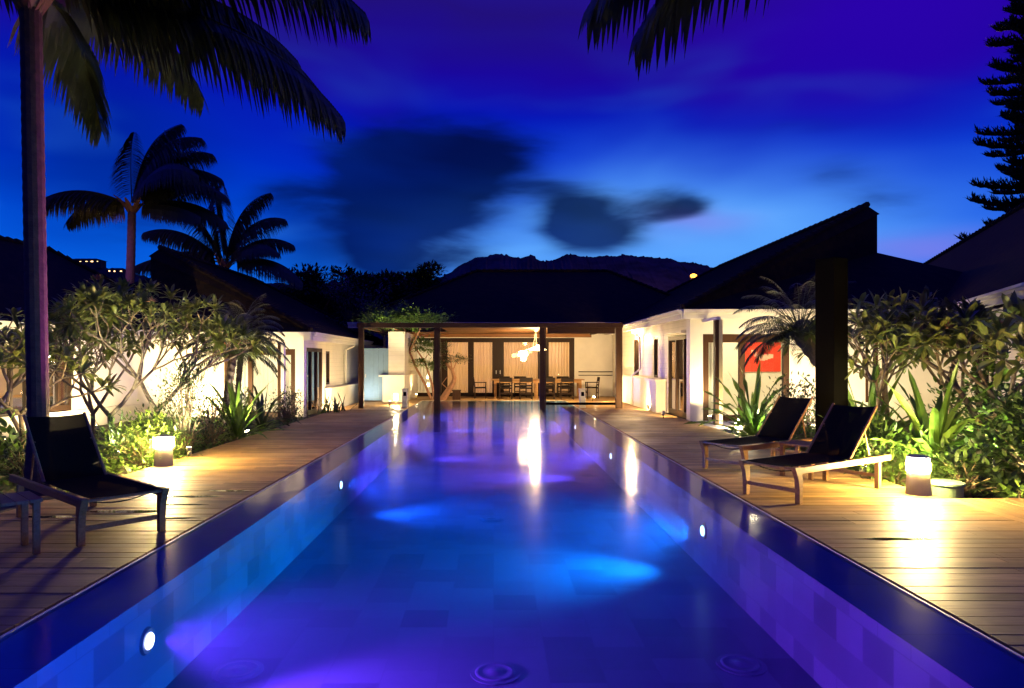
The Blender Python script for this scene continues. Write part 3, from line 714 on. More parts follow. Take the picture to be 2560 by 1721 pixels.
for i in range(60):
    p0 = Vector(AP(2, 3.0, 6.2)).lerp(Vector(AP(L_-3, 3.0, 6.2)), i/60); p1 = Vector(AP(2, 3.0, 6.2)).lerp(Vector(AP(L_-3, 3.0, 6.2)), (i+1.1)/60); p0.z += .06
    cb.tube([p0, p1], [.09, .075], 6)
part('ridge_cap', cb, M['roof'], rf, True)
b = MB(); a_, e_ = AP(0, 0, 0), AP(13, 0, 0); gutter_path(b, [(e_[0], e_[1]), (a_[0], a_[1])], 2.94); part('gutter', b, M['white'], RS, True)

# ---- left wing
LZ = -.5
LW = thing('left_bungalow', 'white bungalow with curtained glass doors and a dark roof, left of the pool', 'house', (-5.7, 20.5, -.12))
fLi = frame(-5.7, 20.65, math.pi/2)   # s away from the viewer, n = +X
wb = MB(); wall_with(wb, fLi, 0, 8.2, -.1, 2.28, [(.15, 2.1, -.1, 2.0), (2.55, 3.1, .78, 1.92)]); part('wall', wb, M['siding'], LW, True)
glazed(LW, 'sliding_door', fLi, .15, 2.1, -.1, 2.0, [.75, 1.45], .10, curtains=[(.25, 1.3)], cm=M['wcurtain'])
glazed(LW, 'window', fLi, 2.55, 3.1, .78, 1.92, [], .07, top=.07, bottom=.07)
b = MB(); b.box(-5.68, -5.5, 23.1, 28.6, -.1, .62); lw = part('ledge_wall', b, M['plaster'], LW, True)
b = MB(); b.box(-5.69, -5.45, 23.0, 28.7, .625, .68); part('ledge_cap', b, M['white'], lw, True)
b = MB(); b.tube([(-5.3, 25.9, 2.15), (-5.6, 25.9, 2.0), (-5.62, 25.9, .7)], .04, 8); part('downpipe', b, M['white'], LW, True, smooth=True)
fLf = frame(-9.3, 20.5, 0); q = lambda px: (px-VX)*20.5/F_PX+9.3
wb = MB(); wall_with(wb, fLf, -1.6, 3.6, -.1, 2.28, [(q(560), q(738), -.1, 1.95)]); part('wall', wb, M['white'], LW, True)
glazed(LW, 'sliding_door', fLf, q(560), q(738), -.1, 1.95, [q(625), q(700)], .13, M['midwood'], curtains=[(q(566), q(690)), (q(708), q(730))], cm=M['wcurtain'], top=.18)
room(LW, -9.2, -5.86, 20.66, 24.4, -.1, 2.2, ('front', 'right'))
light('POINT', (-7.6, 22.3, 1.7), 150, (1, .80, .50), LW, .25); light('POINT', (-6.4, 21.6, 1.8), 50, (1, .80, .50), LW, .2)
shed_roof(LW, -5.42, 2.46, -11.0, 5.29, -11.3, 4.34, -15.5, 20.3, 22.5, 31.7, 34)
b = MB(); gutter_path(b, [(-15, 20.3), (-5.42, 20.3), (-5.42, 30)], 2.46); part('gutter', b, M['white'], LW, True)
LP = thing('eave_post', 'square pale post before the left curtained glass doors', 'post', (at(704, 0, 19.6)[0], 19.6, -.12))
b = MB(); b.box(-.09, .0, -.08, .08, .02, 2.26); part('timber_half', b, M['midwood'], LP); b = MB(); b.box(.003, .09, -.08, .08, .02, 2.26); part('pale_half', b, M['white'], LP)
# ---- left side building, its long face to the pool
LS = thing('side_bungalow', 'long white bungalow with bright windows behind the leaning left trees', 'house', (-10, 14, -.12))
AL = math.atan2(7.2, 1.15)
ax, ay = -11.2, 9.5
fS = frame(ax-.5, ay, AL)
wb = MB(); wall_with(wb, fS, 0, 11.0, -.1, 2.3, [(5.2, 6.3, .35, 1.90), (6.75, 7.6, .35, 1.90)]); part('wall', wb, M['white'], LS, True)
glazed(LS, 'window', fS, 5.2, 6.3, .35, 1.90, [5.85], .07, curtains=[(5.25, 6.25)], cm=M['wcurtain'], top=.07, bottom=.07); glazed(LS, 'window', fS, 6.75, 7.6, .35, 1.90, [7.2], .08, curtains=[(6.8, 7.55)], cm=M['wcurtain'])
b = MB(); b.box(.2, 10.6, .02, .07, .30, .36, fS); part('sill', b, M['white'], LS, True)
rr = MB(); c2, s2 = math.cos(AL), math.sin(AL)
def BP(s, o, z): return (ax+s*c2-o*s2, ay+s*s2+o*c2, z)      # o: away from the pool
rm = MB(); P8 = [BP(.2, .75, -.1), BP(10.5, .75, -.1), BP(10.5, 4.2, -.1), BP(.2, 4.2, -.1)]; T8 = [(a, b_, 2.25) for a, b_, c3 in P8]
rm.poly(P8); rm.poly(T8); rm.poly([P8[2], P8[3], T8[3], T8[2]]); rm.poly([P8[0], P8[3], T8[3], T8[0]]); rm.poly([P8[1], P8[2], T8[2], T8[1]]); part('interior_wall', rm, M['plaster'], LS, True)
light('POINT', BP(5.8, 2.4, 1.5), 500, (1, .80, .50), LS, .25); light('POINT', BP(7.4, 2.4, 1.8), 110, (1, .80, .50), LS, .25)
LL = 13.0
rr.poly([BP(-1, 0, 2.46), BP(LL, 0, 2.46), BP(10.3, 3.7, 4.9), BP(-1, 3.7, 5.0)]); rr.poly([BP(LL, 0, 2.46), BP(LL, 7.4, 2.46), BP(10.3, 3.7, 4.9)])
rr.poly([BP(LL, 7.4, 2.46), BP(-1, 7.4, 2.46), BP(-1, 3.7, 5.0), BP(10.3, 3.7, 4.9)]); rr.poly([BP(-1, 0, 2.46), BP(-1, 7.4, 2.46), BP(-1, 3.7, 5.0)])
rr.poly([BP(-1, 0, 2.40), BP(LL, 0, 2.40), BP(LL, 7.4, 2.40), BP(-1, 7.4, 2.40)])
rf = part('roof', rr, M['roof'], LS, True)
cb = MB()
for a, b_, n in ((BP(-1, 3.7, 5.0), BP(10.3, 3.7, 4.9), 40), (BP(10.3, 3.7, 4.9), BP(LL, 0, 2.46), 20)):
    for i in range(n):
        p0 = Vector(a).lerp(Vector(b_), i/n); p1 = Vector(a).lerp(Vector(b_), (i+1.1)/n); p0.z += .05; cb.tube([p0, p1], [.08, .07], 6)
part('ridge_cap', cb, M['roof'], rf, True)
b = MB(); p_a, p_b = BP(-1, 0, 0), BP(10.6, 0, 0); gutter_path(b, [p_a[:2], p_b[:2]], 2.45); part('gutter', b, M['white'], LS, True)
# ------------------------------------------------------------------ hills and distant lamps
def hill(pts, Y, depth, name, amp):
    """pts: (px, py) ridge outline; a ridge of forest with real slopes"""
    mb = MB(); xs = []; 
    n = 420; x0, x1 = pts[0][0], pts[-1][0]
    def ry(x):
        for (a, ya), (b, yb) in zip(pts[:-1], pts[1:]):
            if a <= x <= b: t = (x-a)/(b-a); t = t*t*(3-2*t)*.5+t*.5; return ya+(yb-ya)*t
        return pts[-1][1]
    rows = 14; V = []
    for i in range(n+1):
        x = x0+(x1-x0)*i/n; X_, _, Z_ = at(x, ry(x), Y); col = []
        for j in range(rows+1):
            t = j/rows                      # 0 foot .. ~.7 ridge .. 1 behind
            yy = Y-depth+depth*1.5*t
            prof = min(1, t/.667)**.8 if t <= .667 else 1-(t-.667)*1.2
            k = noise.noise(Vector((x*.035, t*9, 3)))*amp*.7 + abs(noise.noise(Vector((x*.10, t*14, 7))))*amp*1.1
            col.append((X_+noise.noise(Vector((x*.1, t*9, 9)))*amp*.6, yy, GZ+(Z_-GZ)*prof + (k*(1 if t > .1 else t*10))))
        V.append(col)
    b0 = len(mb.v)
    for c in V: mb.v += c
    for i in range(n):
        for j in range(rows): q = i*(rows+1)+j; mb.f.append((q, q+rows+1, q+rows+2, q+1))
    return struct(name, mb, M['hill'])
hill([(1010, 735), (1060, 716), (1100, 690), (1174, 650), (1210, 636), (1240, 631), (1290, 640), (1317, 636), (1361, 650), (1400, 638), (1416, 634), (1500, 638), (1560, 634), (1625, 638), (1700, 650), (1800, 670), (1950, 700), (2300, 740), (2700, 780)], 420, 120, 'hill', 2.0)
hill([(-500, 640), (40, 630), (190, 648), (260, 662), (330, 680), (420, 700), (560, 712), (700, 706), (760, 700), (830, 700), (900, 722), (960, 722), (1040, 716), (1100, 760), (1200, 800)], 210, 70, 'hill', 1.3)
def far_house(px, py, Y, n, lab, k=1.0):
    x_, y_, z_ = at(px, py+5, Y); t = thing('hillside_house', lab, 'house', (x_, y_, z_), 0, 'lit houses on the dark hills'); s = Y/210
    wd_ = .9*s*n
    b = MB(); b.box(-wd_, wd_, 0, 3*s, -2.2*s, .3*s); part('wall', b, M['hill'], t)
    b = MB(); b.poly([(-wd_-.3, -.4, .3*s), (wd_+.3, -.4, .3*s), (wd_*.6, 1.5*s, 1.0*s), (-wd_*.6, 1.5*s, 1.0*s)]); b.poly([(-wd_-.3, 3.4*s, .3*s), (wd_+.3, 3.4*s, .3*s), (wd_*.6, 1.5*s, 1.0*s), (-wd_*.6, 1.5*s, 1.0*s)]); part('roof', b, M['hill'], t)
    for i in range(n):
        c = -wd_+(i+.5)*2*wd_/n+rnd(-.1, .1)*s; h = rnd(.2, .36)*s*k
        b = MB(); b.box(c-.42*s*rnd(.2, 1), c+.42*s*rnd(.2, 1), -.05, -.02, -.1*s-h*rnd(.4, 1), -.1*s+h*rnd(-.1, .5)); part('window', b, M['farlamp'], t)
M['farlamp'] = emis('distant_window', (1, .62, .26, 1), 5.0)
far_house(208, 648, 205, 6, 'row of lit windows of a house on the hill crest beside the near palm trunk')
far_house(287, 672, 200, 3, 'small lit house on the hill behind the slim coconut palm')
far_house(745, 704, 195, 3, 'faint lit house on the low hill right of the windblown palms')
far_house(786, 702, 195, 1, 'single lit window on the low hill left of the bare tree')
far_house(920, 734, 190, 2, 'cluster of bright house lights on the hill above the pergola')
sl = thing('street_lamp', 'orange street lamp glowing on the hillside above the right roof', 'street lamp', at(1728, 722, 300))
b = MB(); b.tube([(0, 0, -4), (0, 0, 5), (.8, -.3, 5.3)], .12, 6); part('pole', b, M['metal'], sl)
b = MB(); b.lathe([(.5, -.6), (1.4, -.2), (1.4, .5), (.5, 1.0)], (.9, -.4, 5.4), 12); part('lamp_head', b, emis('street_lamp_light', (1, .33, .03, 1), 9), sl)
light('POINT', tuple(Vector(at(1728, 722, 300))+Vector((1, -6, 7))), 60000, (1, .38, .08), None, 1.0, name='street_lamp_glow')

# ------------------------------------------------------------------ plants
def frond(mb, base, d, L, droop=.9, n=14, nl=34, ll=.5, lw=.03, hang=.5, wind=(0, 0, 0), rach=.02, fwd=.55, start=.12):
    p = Vector(base); d = Vector(d).normalized(); pts = [p.copy()]; ds = [d.copy()]
    for i in range(n):
        t = (i+1)/n
        d = (d + Vector((0, 0, -droop/n*(.4+1.2*t))) + Vector(wind)*(t/n)).normalized(); p = p+d*(L/n); pts.append(p.copy()); ds.append(d.copy())
    mb.tube(pts, [rach*(1-.85*i/n) for i in range(n+1)], 4, False)
    for k in range(nl):
        t = start+(1-start)*(k+.5)/nl; f = t*n; i = min(n-1, int(f)); u = f-i
        q = pts[i].lerp(pts[i+1], u); dd = ds[i].lerp(ds[i+1], u).normalized()
        sd = dd.cross(Vector((0, 0, 1))); sd = sd.normalized() if sd.length > .05 else Vector((1, 0, 0))
        l = ll*(math.sin(math.pi*(.12+.83*t))**.6)*rnd(.85, 1.08)
        for sg in (-1, 1):
            v = sd*sg*(1-.35*t)+dd*fwd+Vector((0, 0, .18-hang*.5))+Vector(wind)*.25+Vector((rnd(-.08, .08), rnd(-.08, .08), rnd(-.08, .08)))
            mb.blade(q, v, l, lw, droop=hang*1.3, prof=[.5, 1, .6, 0])
def crownshaft(mb, c, h, r):
    for i in range(9):
        a = i*2.4; mb.blade((c[0]+r*.5*math.cos(a), c[1]+r*.5*math.sin(a), c[2]), (math.cos(a)*.5, math.sin(a)*.5, 1), h*rnd(.5, 1), r*.9, droop=rnd(.1, .9), prof=[.8, 1, .7, .25])
def palm(loc, top, r0, r1, fr_list, lab, lean=0, ll=.5, lw=.035, nl=44, name='coconut_palm', cat='palm tree', group=None, hang=.9, rings=60, sheath=True):
    x, y, z = loc; t = thing(name, lab, cat, loc, 0, group); tp = Vector(top)
    mb = MB(); n = rings; b = Vector(loc); pts = []; rad = []
    for i in range(n+1):
        u = i/n; p = b.lerp(tp, u); p.x += lean*math.sin(math.pi*u); pts.append(p)
        rad.append((r0*(1-u)+r1*u)*(1+(.5*(1-u*8) if u < .125 else 0))*(1.0+(.035 if i % 2 else -.01)))
    mb.tube(pts, rad, 14); part('trunk', mb, M['bark'], t, True)
    cr = MB()
    for d, L, dr, wind, *rest in fr_list:
        o_ = rest[0] if rest else (0, 0, 0)
        frond(cr, tp+Vector(d).normalized()*r1+Vector(o_), d, L, dr, 16, nl, ll*L/3.5, lw, hang, wind, rach=.035*L/4)
    part('crown', cr, M['palmleaf'], t, True)
    if sheath:
        sh = MB(); crownshaft(sh, (tp.x, tp.y, tp.z-.25), 1.0, r1*1.7); part('leaf_sheath', sh, M['dryleaf'], t, True)
    return t
# tall palm by the left loungers; the crown is above the picture
palm((-5.65, 8.5, -.12), (-5.80, 8.55, 6.2), .12, .12, [
    ((.75, -.2, .45), 4.2, 1.5, (.35, 0, 0)), ((.9, .1, .60), 4.4, 1.45, (.4, 0, 0)), ((.75, .55, .5), 4.2, 1.6, (.4, 0, 0)), ((.9, .3, .2), 4.1, 1.25, (.3, 0, 0)), ((.35, .2, .75), 3.0, 1.9, (.3, .1, -.1)),
    ((.5, .0, 1), 4.4, 1.3, (.5, 0, 0)), ((-.6, .2, .8), 4.2, 1.6, (.2, 0, 0)), ((-.5, -.6, .7), 4.2, 1.4, (.2, 0, 0)), ((.1, .9, .7), 4.0, 1.6, (.3, 0, 0)), ((-.3, .8, .5), 4.0, 1.7, (.3, 0, 0)), ((.62, .3, .35), 3.4, 1.3, (.3, 0, -.1)), ((.2, -.9, .6), 4.2, 1.4, (.2, 0, 0))],
    'tall near coconut palm, its trunk rising behind the left lounger', ll=.95, lw=.075, nl=84, hang=1.3, rings=90)
# palm whose frond hangs into the top of the picture
palm((6.3, 4.2, -.12), (6.25, 4.4, 5.95), .14, .12, [((-.86, .40, .50), 6.3, 1.5, (-.1, 0, 0)), ((-.84, .50, .50), 6.0, 1.55, (-.1, 0, 0)), ((-.4, .95, .6), 3.6, .9, (0, 0, 0)), ((.9, .2, .7), 4.2, 1.2, (0, 0, 0)), ((.3, -.9, .7), 4.2, 1.2, (0, 0, 0)), ((-.5, -.7, .8), 4.2, 1.2, (0, 0, 0))],
    'coconut palm whose dark frond tip hangs into the top of the view', ll=.85, lw=.08, nl=80, hang=1.0)
W1 = (1.3, 0, .05)
palm((-14.8, 27, -.12), (-14.3, 27, 7.7), .19, .15, [
    ((-.15, .2, 1), 3.2, .5, (.35, 0, 0)), ((.1, .1, 1), 4.0, 1.3, (.9, 0, .0)), ((.25, 0, 1), 4.2, 1.6, W1), ((.4, .3, .9), 4.0, 1.7, W1), ((.5, -.3, .8), 4.0, 1.8, W1), ((.7, .2, .8), 3.9, 1.7, W1),
    ((.6, .0, .6), 3.4, 1.3, W1), ((-.95, -.1, .5), 3.9, 1.25, (-.1, 0, 0)), ((-.9, .3, .42), 3.6, 1.3, (0, 0, 0)), ((.9, -.2, .05), 3.0, .55, (0, 0, 0)), ((.8, .2, .3), 3.6, 1.2, (.5, 0, 0)), ((.3, .2, 1), 4.1, 1.5, W1)],
    'windblown coconut palm with a slim pale trunk above the left roofs', lean=.12, ll=1.15, lw=.075, nl=110, hang=1.2, group='windblown coconut palms behind the left roofs')
palm((-12.4, 31, -.12), (-12.2, 31, 6.0), .2, .16, [
    ((-.5, .1, 1), 3.7, .9, (.1, 0, 0)), ((-.15, 0, 1), 3.8, .9, (.4, 0, 0)), ((.15, .1, 1), 4.0, 1.4, (.7, 0, 0)), ((.4, 0, .9), 3.6, 1.5, (.7, 0, 0)), ((.5, .3, .7), 3.4, 1.4, (.5, 0, 0)), ((.95, -.2, .25), 4.0, 1.2, (.1, 0, 0)),
    ((-.9, -.1, .25), 3.9, .75, (0, 0, 0)), ((-.9, .2, .5), 3.8, 1.2, (0, 0, 0)), ((-.7, -.2, .8), 3.7, 1.3, (0, 0, 0)), ((.6, -.2, .55), 3.0, 1.5, (.4, 0, 0)), ((0, -.3, 1), 3.8, 1.4, (.6, 0, 0))],
    'bushy coconut palm glowing violet just behind the left roof ridge', ll=1.1, lw=.07, nl=110, hang=1.2, group='windblown coconut palms behind the left roofs')
light('SPOT', (-12.6, 27.6, 2.4), 900, (.50, .14, 1), None, .2, (-12.3, 31, 6.8), 80, .6, 'garden_light')
light('SPOT', (-15.0, 24.3, 5.4), 260, (.42, .16, 1), None, .2, (-14.5, 29, 5.6), 70, .6, 'garden_light')
light('SPOT', (-13.4, 22.7, 5.6), 160, (1, .5, .2), None, .2, (-14.3, 27, 6.5), 70, .6, 'garden_light')

# Norfolk pine on the right edge
NPn = thing('norfolk_pine', 'tall Norfolk pine silhouette on the right edge of the sky', 'pine tree', (32.9, 40, -.12))
b = MB(); b.tube([(32.9, 40, -.12), (32.9, 40, 12), (32.8, 40, 30)], [.45, .35, .12], 10); part('trunk', b, M['bark'], NPn, True)
cr = MB(); z = 8.7; ti = 0
while z < 28:
    Lb = 4.3*(1-(z-9.6)/40)*(.74 if ti % 3 == 1 else 1)
    nb = 7
    for k in range(nb):
        a = k*2*math.pi/nb+ti*.55+rnd(-.12, .12)+.1; L = Lb*rnd(.82, 1.08)
        pts = []; m_ = 8
        for i in range(m_+1):
            u = i/m_; pts.append(Vector((32.9+math.cos(a)*L*u, 40+math.sin(a)*L*u, z-.55*math.sin(math.pi*u*.8)*L*.12+.10*L*u*u)))
        cr.tube(pts, [.06*(1-.8*i/m_) for i in range(m_+1)], 4, False)
        nbr = 26
        for i in range(nbr):
            u = .22+.78*i/(nbr-1); q = Vector((32.9+math.cos(a)*L*u, 40+math.sin(a)*L*u, z-.55*math.sin(math.pi*u*.8)*L*.12+.10*L*u*u))
            for sg in (-1, 1):
                l = (.95-.45*u)*rnd(.75, 1.1)
                dv = Vector((math.cos(a)*.75-math.sin(a)*sg*.7, math.sin(a)*.75+math.cos(a)*sg*.7, rnd(.1, .75))).normalized()
                e = q+dv*l; e.z += .2*l
                cr.tube([q, q.lerp(e, .5)+Vector((0, 0, -.05)), e], [.055, .06, .02], 4, False)
                for h in range(9):
                    w0 = q.lerp(e, .1+.1*h); nv = dv*.8+Vector((rnd(-.8, .8), rnd(-.8, .8), rnd(-.2, 1.0)))
                    cr.blade(w0, nv, .30, .075, 0, prof=[1, .7, 0])
    z += rnd(.95, 1.25); ti += 1
part('crown', cr, M['pine'], NPn, True)

def whorl(mb, p, d, n, L, w, spread=1.0, droop=.9):
    d = Vector(d).normalized(); a0 = rnd(0, 6.28); o = d.orthogonal().normalized(); o2 = d.cross(o)
    for i in range(n):
        a = a0+i*2.4; k = spread*(.45+.6*i/n)
        v = d*(1.15-.75*i/n)+(o*math.cos(a)+o2*math.sin(a))*k
        mb.blade(p-d*.05*i/n, v, L*rnd(.75, 1.1), w*rnd(.85, 1.1), droop=droop*rnd(.5, 1.2), prof=[.18, .55, .9, 1.0, .78, 0], fold=.25)
def frangipani(loc, h, spread, lab, seed, levels=5, leafL=.30, leafW=.085, nleaf=12, lean=(0, 0), flowers=3, group='frangipani trees', thick=.06, first=.38, width=1.6):
    random.seed(seed); t = thing('frangipani_tree', lab, 'tree', loc, 0, group)
    br, lf, fl_ = MB(), MB(), MB(); tips = []
    segs = []
    def grow(p, d, L, r, lv):
        q1 = p+d*L*.5+Vector((rnd(-.03, .03), rnd(-.03, .03), 0)); d2 = (d+Vector((0, 0, .18))).normalized(); q = q1+d2*L*.5
        segs.append(([p, q1, q], [r, r*.9, r*.82]))
        if lv == 0: tips.append((q, d2)); return
        k = 3 if random.random() < .45 else 2; a0 = rnd(0, 6.28)
        for i in range(k):
            a = a0+i*2*math.pi/k+rnd(-.3, .3); o = d2.orthogonal().normalized(); o2 = d2.cross(o); sp = spread*rnd(.65, 1.05)
            nd = (d2+(o*math.cos(a)+o2*math.sin(a))*sp); nd.z = max(nd.z, .06+.1*random.random()); nd.normalize()
            grow(q, nd, L*rnd(.70, .95), r*.72, lv-1)
    grow(Vector(loc), Vector((lean[0], lean[1], 1)).normalized(), h*first, thick, levels)
    zt = (h-leafL*.7)/(max(q.z for q, _ in tips)-loc[2]); wx = width/max(abs(q.x-loc[0]) for q, _ in tips)
    l0 = Vector(loc)
    def scl(q): e = q-l0; return l0+Vector((e.x*wx, e.y*wx, e.z*zt))
    for P_, R_ in segs: br.tube([scl(q) for q in P_], R_, 7, True)
    tips = [(scl(q), d) for q, d in tips]
    for i, (q, d) in enumerate(tips):
        whorl(lf, q, d, nleaf, leafL, leafW, 1.0, .9)
        if i % max(1, len(tips)//max(1, flowers)) == 0 and flowers:
            fl_ = MB()
            for j in range(26):
                v = Vector((rnd(-1, 1), rnd(-1, 1), rnd(.2, 1))).normalized(); fl_.blade(q+d*.16+v*.05, v, .09, .045, .4, prof=[.5, 1, .6, 0])
            part('flower_head', fl_, M['flower'], t, True)
    part('branches', br, M['bark2'], t, True, smooth=True); part('leaves', lf, M['frangi'], t, True)
    return t
def pygmy(loc, top, L, lab, n=34, lean=0, r=.09, seed=3, group='pygmy date palms'):
    random.seed(seed); t = thing('date_palm', lab, 'palm tree', loc, 0, group); mb = MB(); b = Vector(loc); tp = Vector(top); pts = []; rad = []
    for i in range(25):
        u = i/24; p = b.lerp(tp, u); p.x += lean*math.sin(math.pi*u); pts.append(p); rad.append(r*(.8+.5*u)*(1.1 if i % 2 else .9))
    mb.tube(pts, rad, 12)
    for i in range(90):
        u = rnd(.1, 1); p = b.lerp(tp, u); p.x += lean*math.sin(math.pi*u); a = rnd(0, 6.28); mb.blade(p+Vector((math.cos(a), math.sin(a), 0))*r*.8, (math.cos(a), math.sin(a), 1.2), .09, .05, .2, prof=[1, .7, 0])
    part('trunk', mb, M['bark'], t, True); cr = MB()
    for i in range(n):
        a = i*2.4; e = 1.35-1.35*i/n; d = (math.cos(a)*math.cos(e), math.sin(a)*math.cos(e), math.sin(e)+.15)
        frond(cr, tp, d, L*rnd(.85, 1.08), 1.7, 12, 46, .27, .016, .55, rach=.010, start=.14)
    part('crown', cr, M['palmleaf'], t, True); return t
def straps(loc, L, w, n, lab, mname='strap', seed=1, name='strap_leaf_plant', wave=.015, droop=1.3, group='broad strap leaved plants', up=1.0):
    random.seed(seed); t = thing(name, lab, 'plant', loc, 0, group); mb = MB()
    for i in range(n):
        a = i*2.4+rnd(-.2, .2); e = up*1.45-1.1*(i/n)*up+rnd(-.1, .1)
        d = (math.cos(a)*math.cos(e), math.sin(a)*math.cos(e), math.sin(e))
        base = Vector(loc)+Vector((math.cos(a)*.05, math.sin(a)*.05, .04+.12*(1-i/n)))
        mb.blade(base, d, L*rnd(.7, 1.1), w*rnd(.8, 1.1), droop*rnd(.5, 1.2), prof=[.45, .8, 1, 1, .92, .75, .45, 0], fold=.35, wave=wave)
    part('leaves', mb, M[mname], t, True)
    st = MB(); st.tube([loc, (loc[0], loc[1], loc[2]+.14)], [.07, .05], 8); part('stem', st, M['bark2'], t, True); return t
def shrub(loc, rx, ry, h, lab, n=1500, L=.08, w=.035, mname='green', seed=1, name='leafy_shrub', stems=16, z0=.1, group='leafy garden shrubs', twigs=70, oval=True):
    random.seed(seed); t = thing(name, lab, 'shrub', loc, 0, group); mb, st = MB(), MB(); lo = Vector(loc)
    tips = []
    for i in range(twigs):
        a = rnd(0, 6.28); u = rnd(0, 1)**.5; v = rnd(z0, 1)
        k = math.sin(math.pi*min(1, .18+.78*v))**.6
        tips.append(lo+Vector((math.cos(a)*rx*u*k, math.sin(a)*ry*u*k, h*v*rnd(.85, 1.05))))
    for i, q in enumerate(tips):
        if i < stems*3:
            b = lo+Vector((rnd(-.15, .15)*rx, rnd(-.15, .15)*ry, 0)); mid = b.lerp(q, .5)+Vector((0, 0, .08*h)); st.tube([b, mid, q], [.014, .009, .005], 5, False)
        for j in range(n//twigs):
            o = Vector((random.gauss(0, .09), random.gauss(0, .09), random.gauss(0, .07))) * (1.0+rx)
            d = o.normalized()+Vector((0, 0, .5))+Vector((rnd(-.5, .5), rnd(-.5, .5), rnd(-.3, .5)))
            mb.blade(q+o, d, L*rnd(.6, 1.15), w*rnd(.8, 1.1), .6, prof=([.3, .9, 1, .6, 0] if oval else [.5, 1, .6, 0]))
    part('leaves', mb, M[mname], t, True); part('stem', st, M['bark2'], t, True); return t
def tree(loc, h, rc, lab, seed, mname='dgreen', n=2600, L=.2, w=.1, cz=None, name='garden_tree', group=None, flat=1.0, bare=False):
    random.seed(seed); t = thing(name, lab, 'tree', loc, 0, group); br, lf = MB(), MB(); lo = Vector(loc); ends = []
    def grow(p, d, l, r, lv):
        q = p+d*l; br.tube([p, p.lerp(q, .5)+Vector((rnd(-.06, .06), rnd(-.06, .06), 0))*l, q], [r, r*.85, r*.7], 6, False)
        if lv == 0: ends.append(q); return
        for i in range(3):
            a = rnd(0, 6.28); nd = (d+Vector((math.cos(a), math.sin(a), rnd(-.2, .4)))*.75).normalized(); grow(q, nd, l*rnd(.6, .85), r*.6, lv-1)
    grow(lo, Vector((rnd(-.1, .1), rnd(-.1, .1), 1)).normalized(), h*.36, h*.025, 4 if not bare else 5)
    part('trunk', br, M['bark2'], t, True)
    if not bare:
        for q in ends:
            for j in range(n//len(ends)):
                o = Vector((random.gauss(0, 1), random.gauss(0, 1), random.gauss(0, .75)*flat))*rc*.13
                lf.blade(q+o, o+Vector((rnd(-1, 1), rnd(-1, 1), rnd(-.5, 1)))*rc*.1, L*rnd(.6, 1.2), w, .5, prof=[.4, 1, .6, 0])
        part('crown', lf, M[mname], t, True)
    return t
gz = GZ
# --- left bed
frangipani((-7.05, 12.6, gz), 2.9, .62, 'leafy frangipani with a straight trunk, left of the pair by the white wall', 5, leafL=.27, leafW=.085, nleaf=7, flowers=3, levels=5, lean=(-.05, 0), thick=.055, width=1.5)
frangipani((-6.75, 13.2, gz), 3.3, .60, 'frangipani with dense narrow leaves, right of the pair by the white wall', 21, leafL=.31, leafW=.075, nleaf=19, flowers=2, levels=5, lean=(.25, 0), thick=.06, width=2.2)
frangipani((-7.1, 10.2, gz), 2.3, .75, 'nearest left frangipani with broad leaves beside the palm trunk', 8, leafL=.30, leafW=.10, nleaf=8, flowers=0, levels=4, lean=(.05, .1), thick=.05, width=1.3)
frangipani((-8.6, 11.6, gz), 2.7, .7, 'frangipani at the far left edge of the picture', 14, leafL=.28, leafW=.09, nleaf=8, flowers=0, levels=4, lean=(0, 0), thick=.05, width=1.4)
pygmy((-5.95, 14.9, gz), at(583, 885, 14.9), 1.3, 'shaggy small date palm before the left glass doors', seed=4, n=44, r=.075)
pygmy((-6.3, 16.6, gz), at(606, 838, 16.6), 1.2, 'taller small date palm close to the left bungalow eave', seed=9, n=30, r=.06)
straps((-5.42, 14.4, gz), 1.35, .10, 34, 'spiky strap leaved plant by the left deck edge and its lamp', seed=2, droop=1.0)
straps((-5.5, 16.2, gz), 1.25, .085, 24, 'dark arching plant with long leaves lying towards the left deck', 'dgreen', seed=6, droop=1.9)
shrub((-5.62, 11.0, gz), .62, .7, .78, 'bright green shrub lit by the left bollard lamp', 2600, .095, .034, 'green', seed=3, twigs=110)
shrub((-5.75, 12.7, gz), .55, .6, 1.55, 'tall airy shrub between the frangipani trunks and the date palm', 2600, .08, .026, 'dgreen', seed=4, twigs=120)
shrub((-5.65, 13.6, gz), .4, .5, 1.0, 'narrow dark shrub beside the spiky strap leaved plant', 1300, .08, .026, 'dgreen', seed=5, twigs=60)
shrub((-5.55, 18.2, gz), .5, .5, .85, 'small dark shrub before the corner of the left bungalow', 1500, .08, .03, 'dgreen', seed=6)
shrub((-6.5, 17.6, gz), .6, .6, .8, 'low leafy shrub under the left glass doors', 1300, .09, .03, 'green', seed=7)
shrub((-7.6, 9.9, gz), .7, .5, .75, 'broad leaved shrub behind the left lounger backrest', 520, .22, .10, 'green', seed=8, twigs=50)
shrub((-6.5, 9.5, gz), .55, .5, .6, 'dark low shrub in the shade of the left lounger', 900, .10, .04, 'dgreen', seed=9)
straps((-6.6, 11.9, gz), .75, .08, 22, 'small broad leaved clump between the two frangipani trunks', 'dgreen', seed=12)
def sans(loc, lab):
    random.seed(31); t = thing('snake_plant', lab, 'plant', loc); mb = MB()
    for i in range(38):
        mb.blade((loc[0]+rnd(-.35, .35), loc[1]+rnd(-.5, .5), loc[2]), (rnd(-.7, .7), rnd(-.5, .5), 1), rnd(.4, .85), .05, .4, prof=[.8, 1, 1, .8, .4, 0], fold=.4, wave=.012)
    part('leaves', mb, M['dgreen'], t, True)
sans((-5.0, 21.3, gz), 'clump of upright snake plant leaves where the left deck narrows')
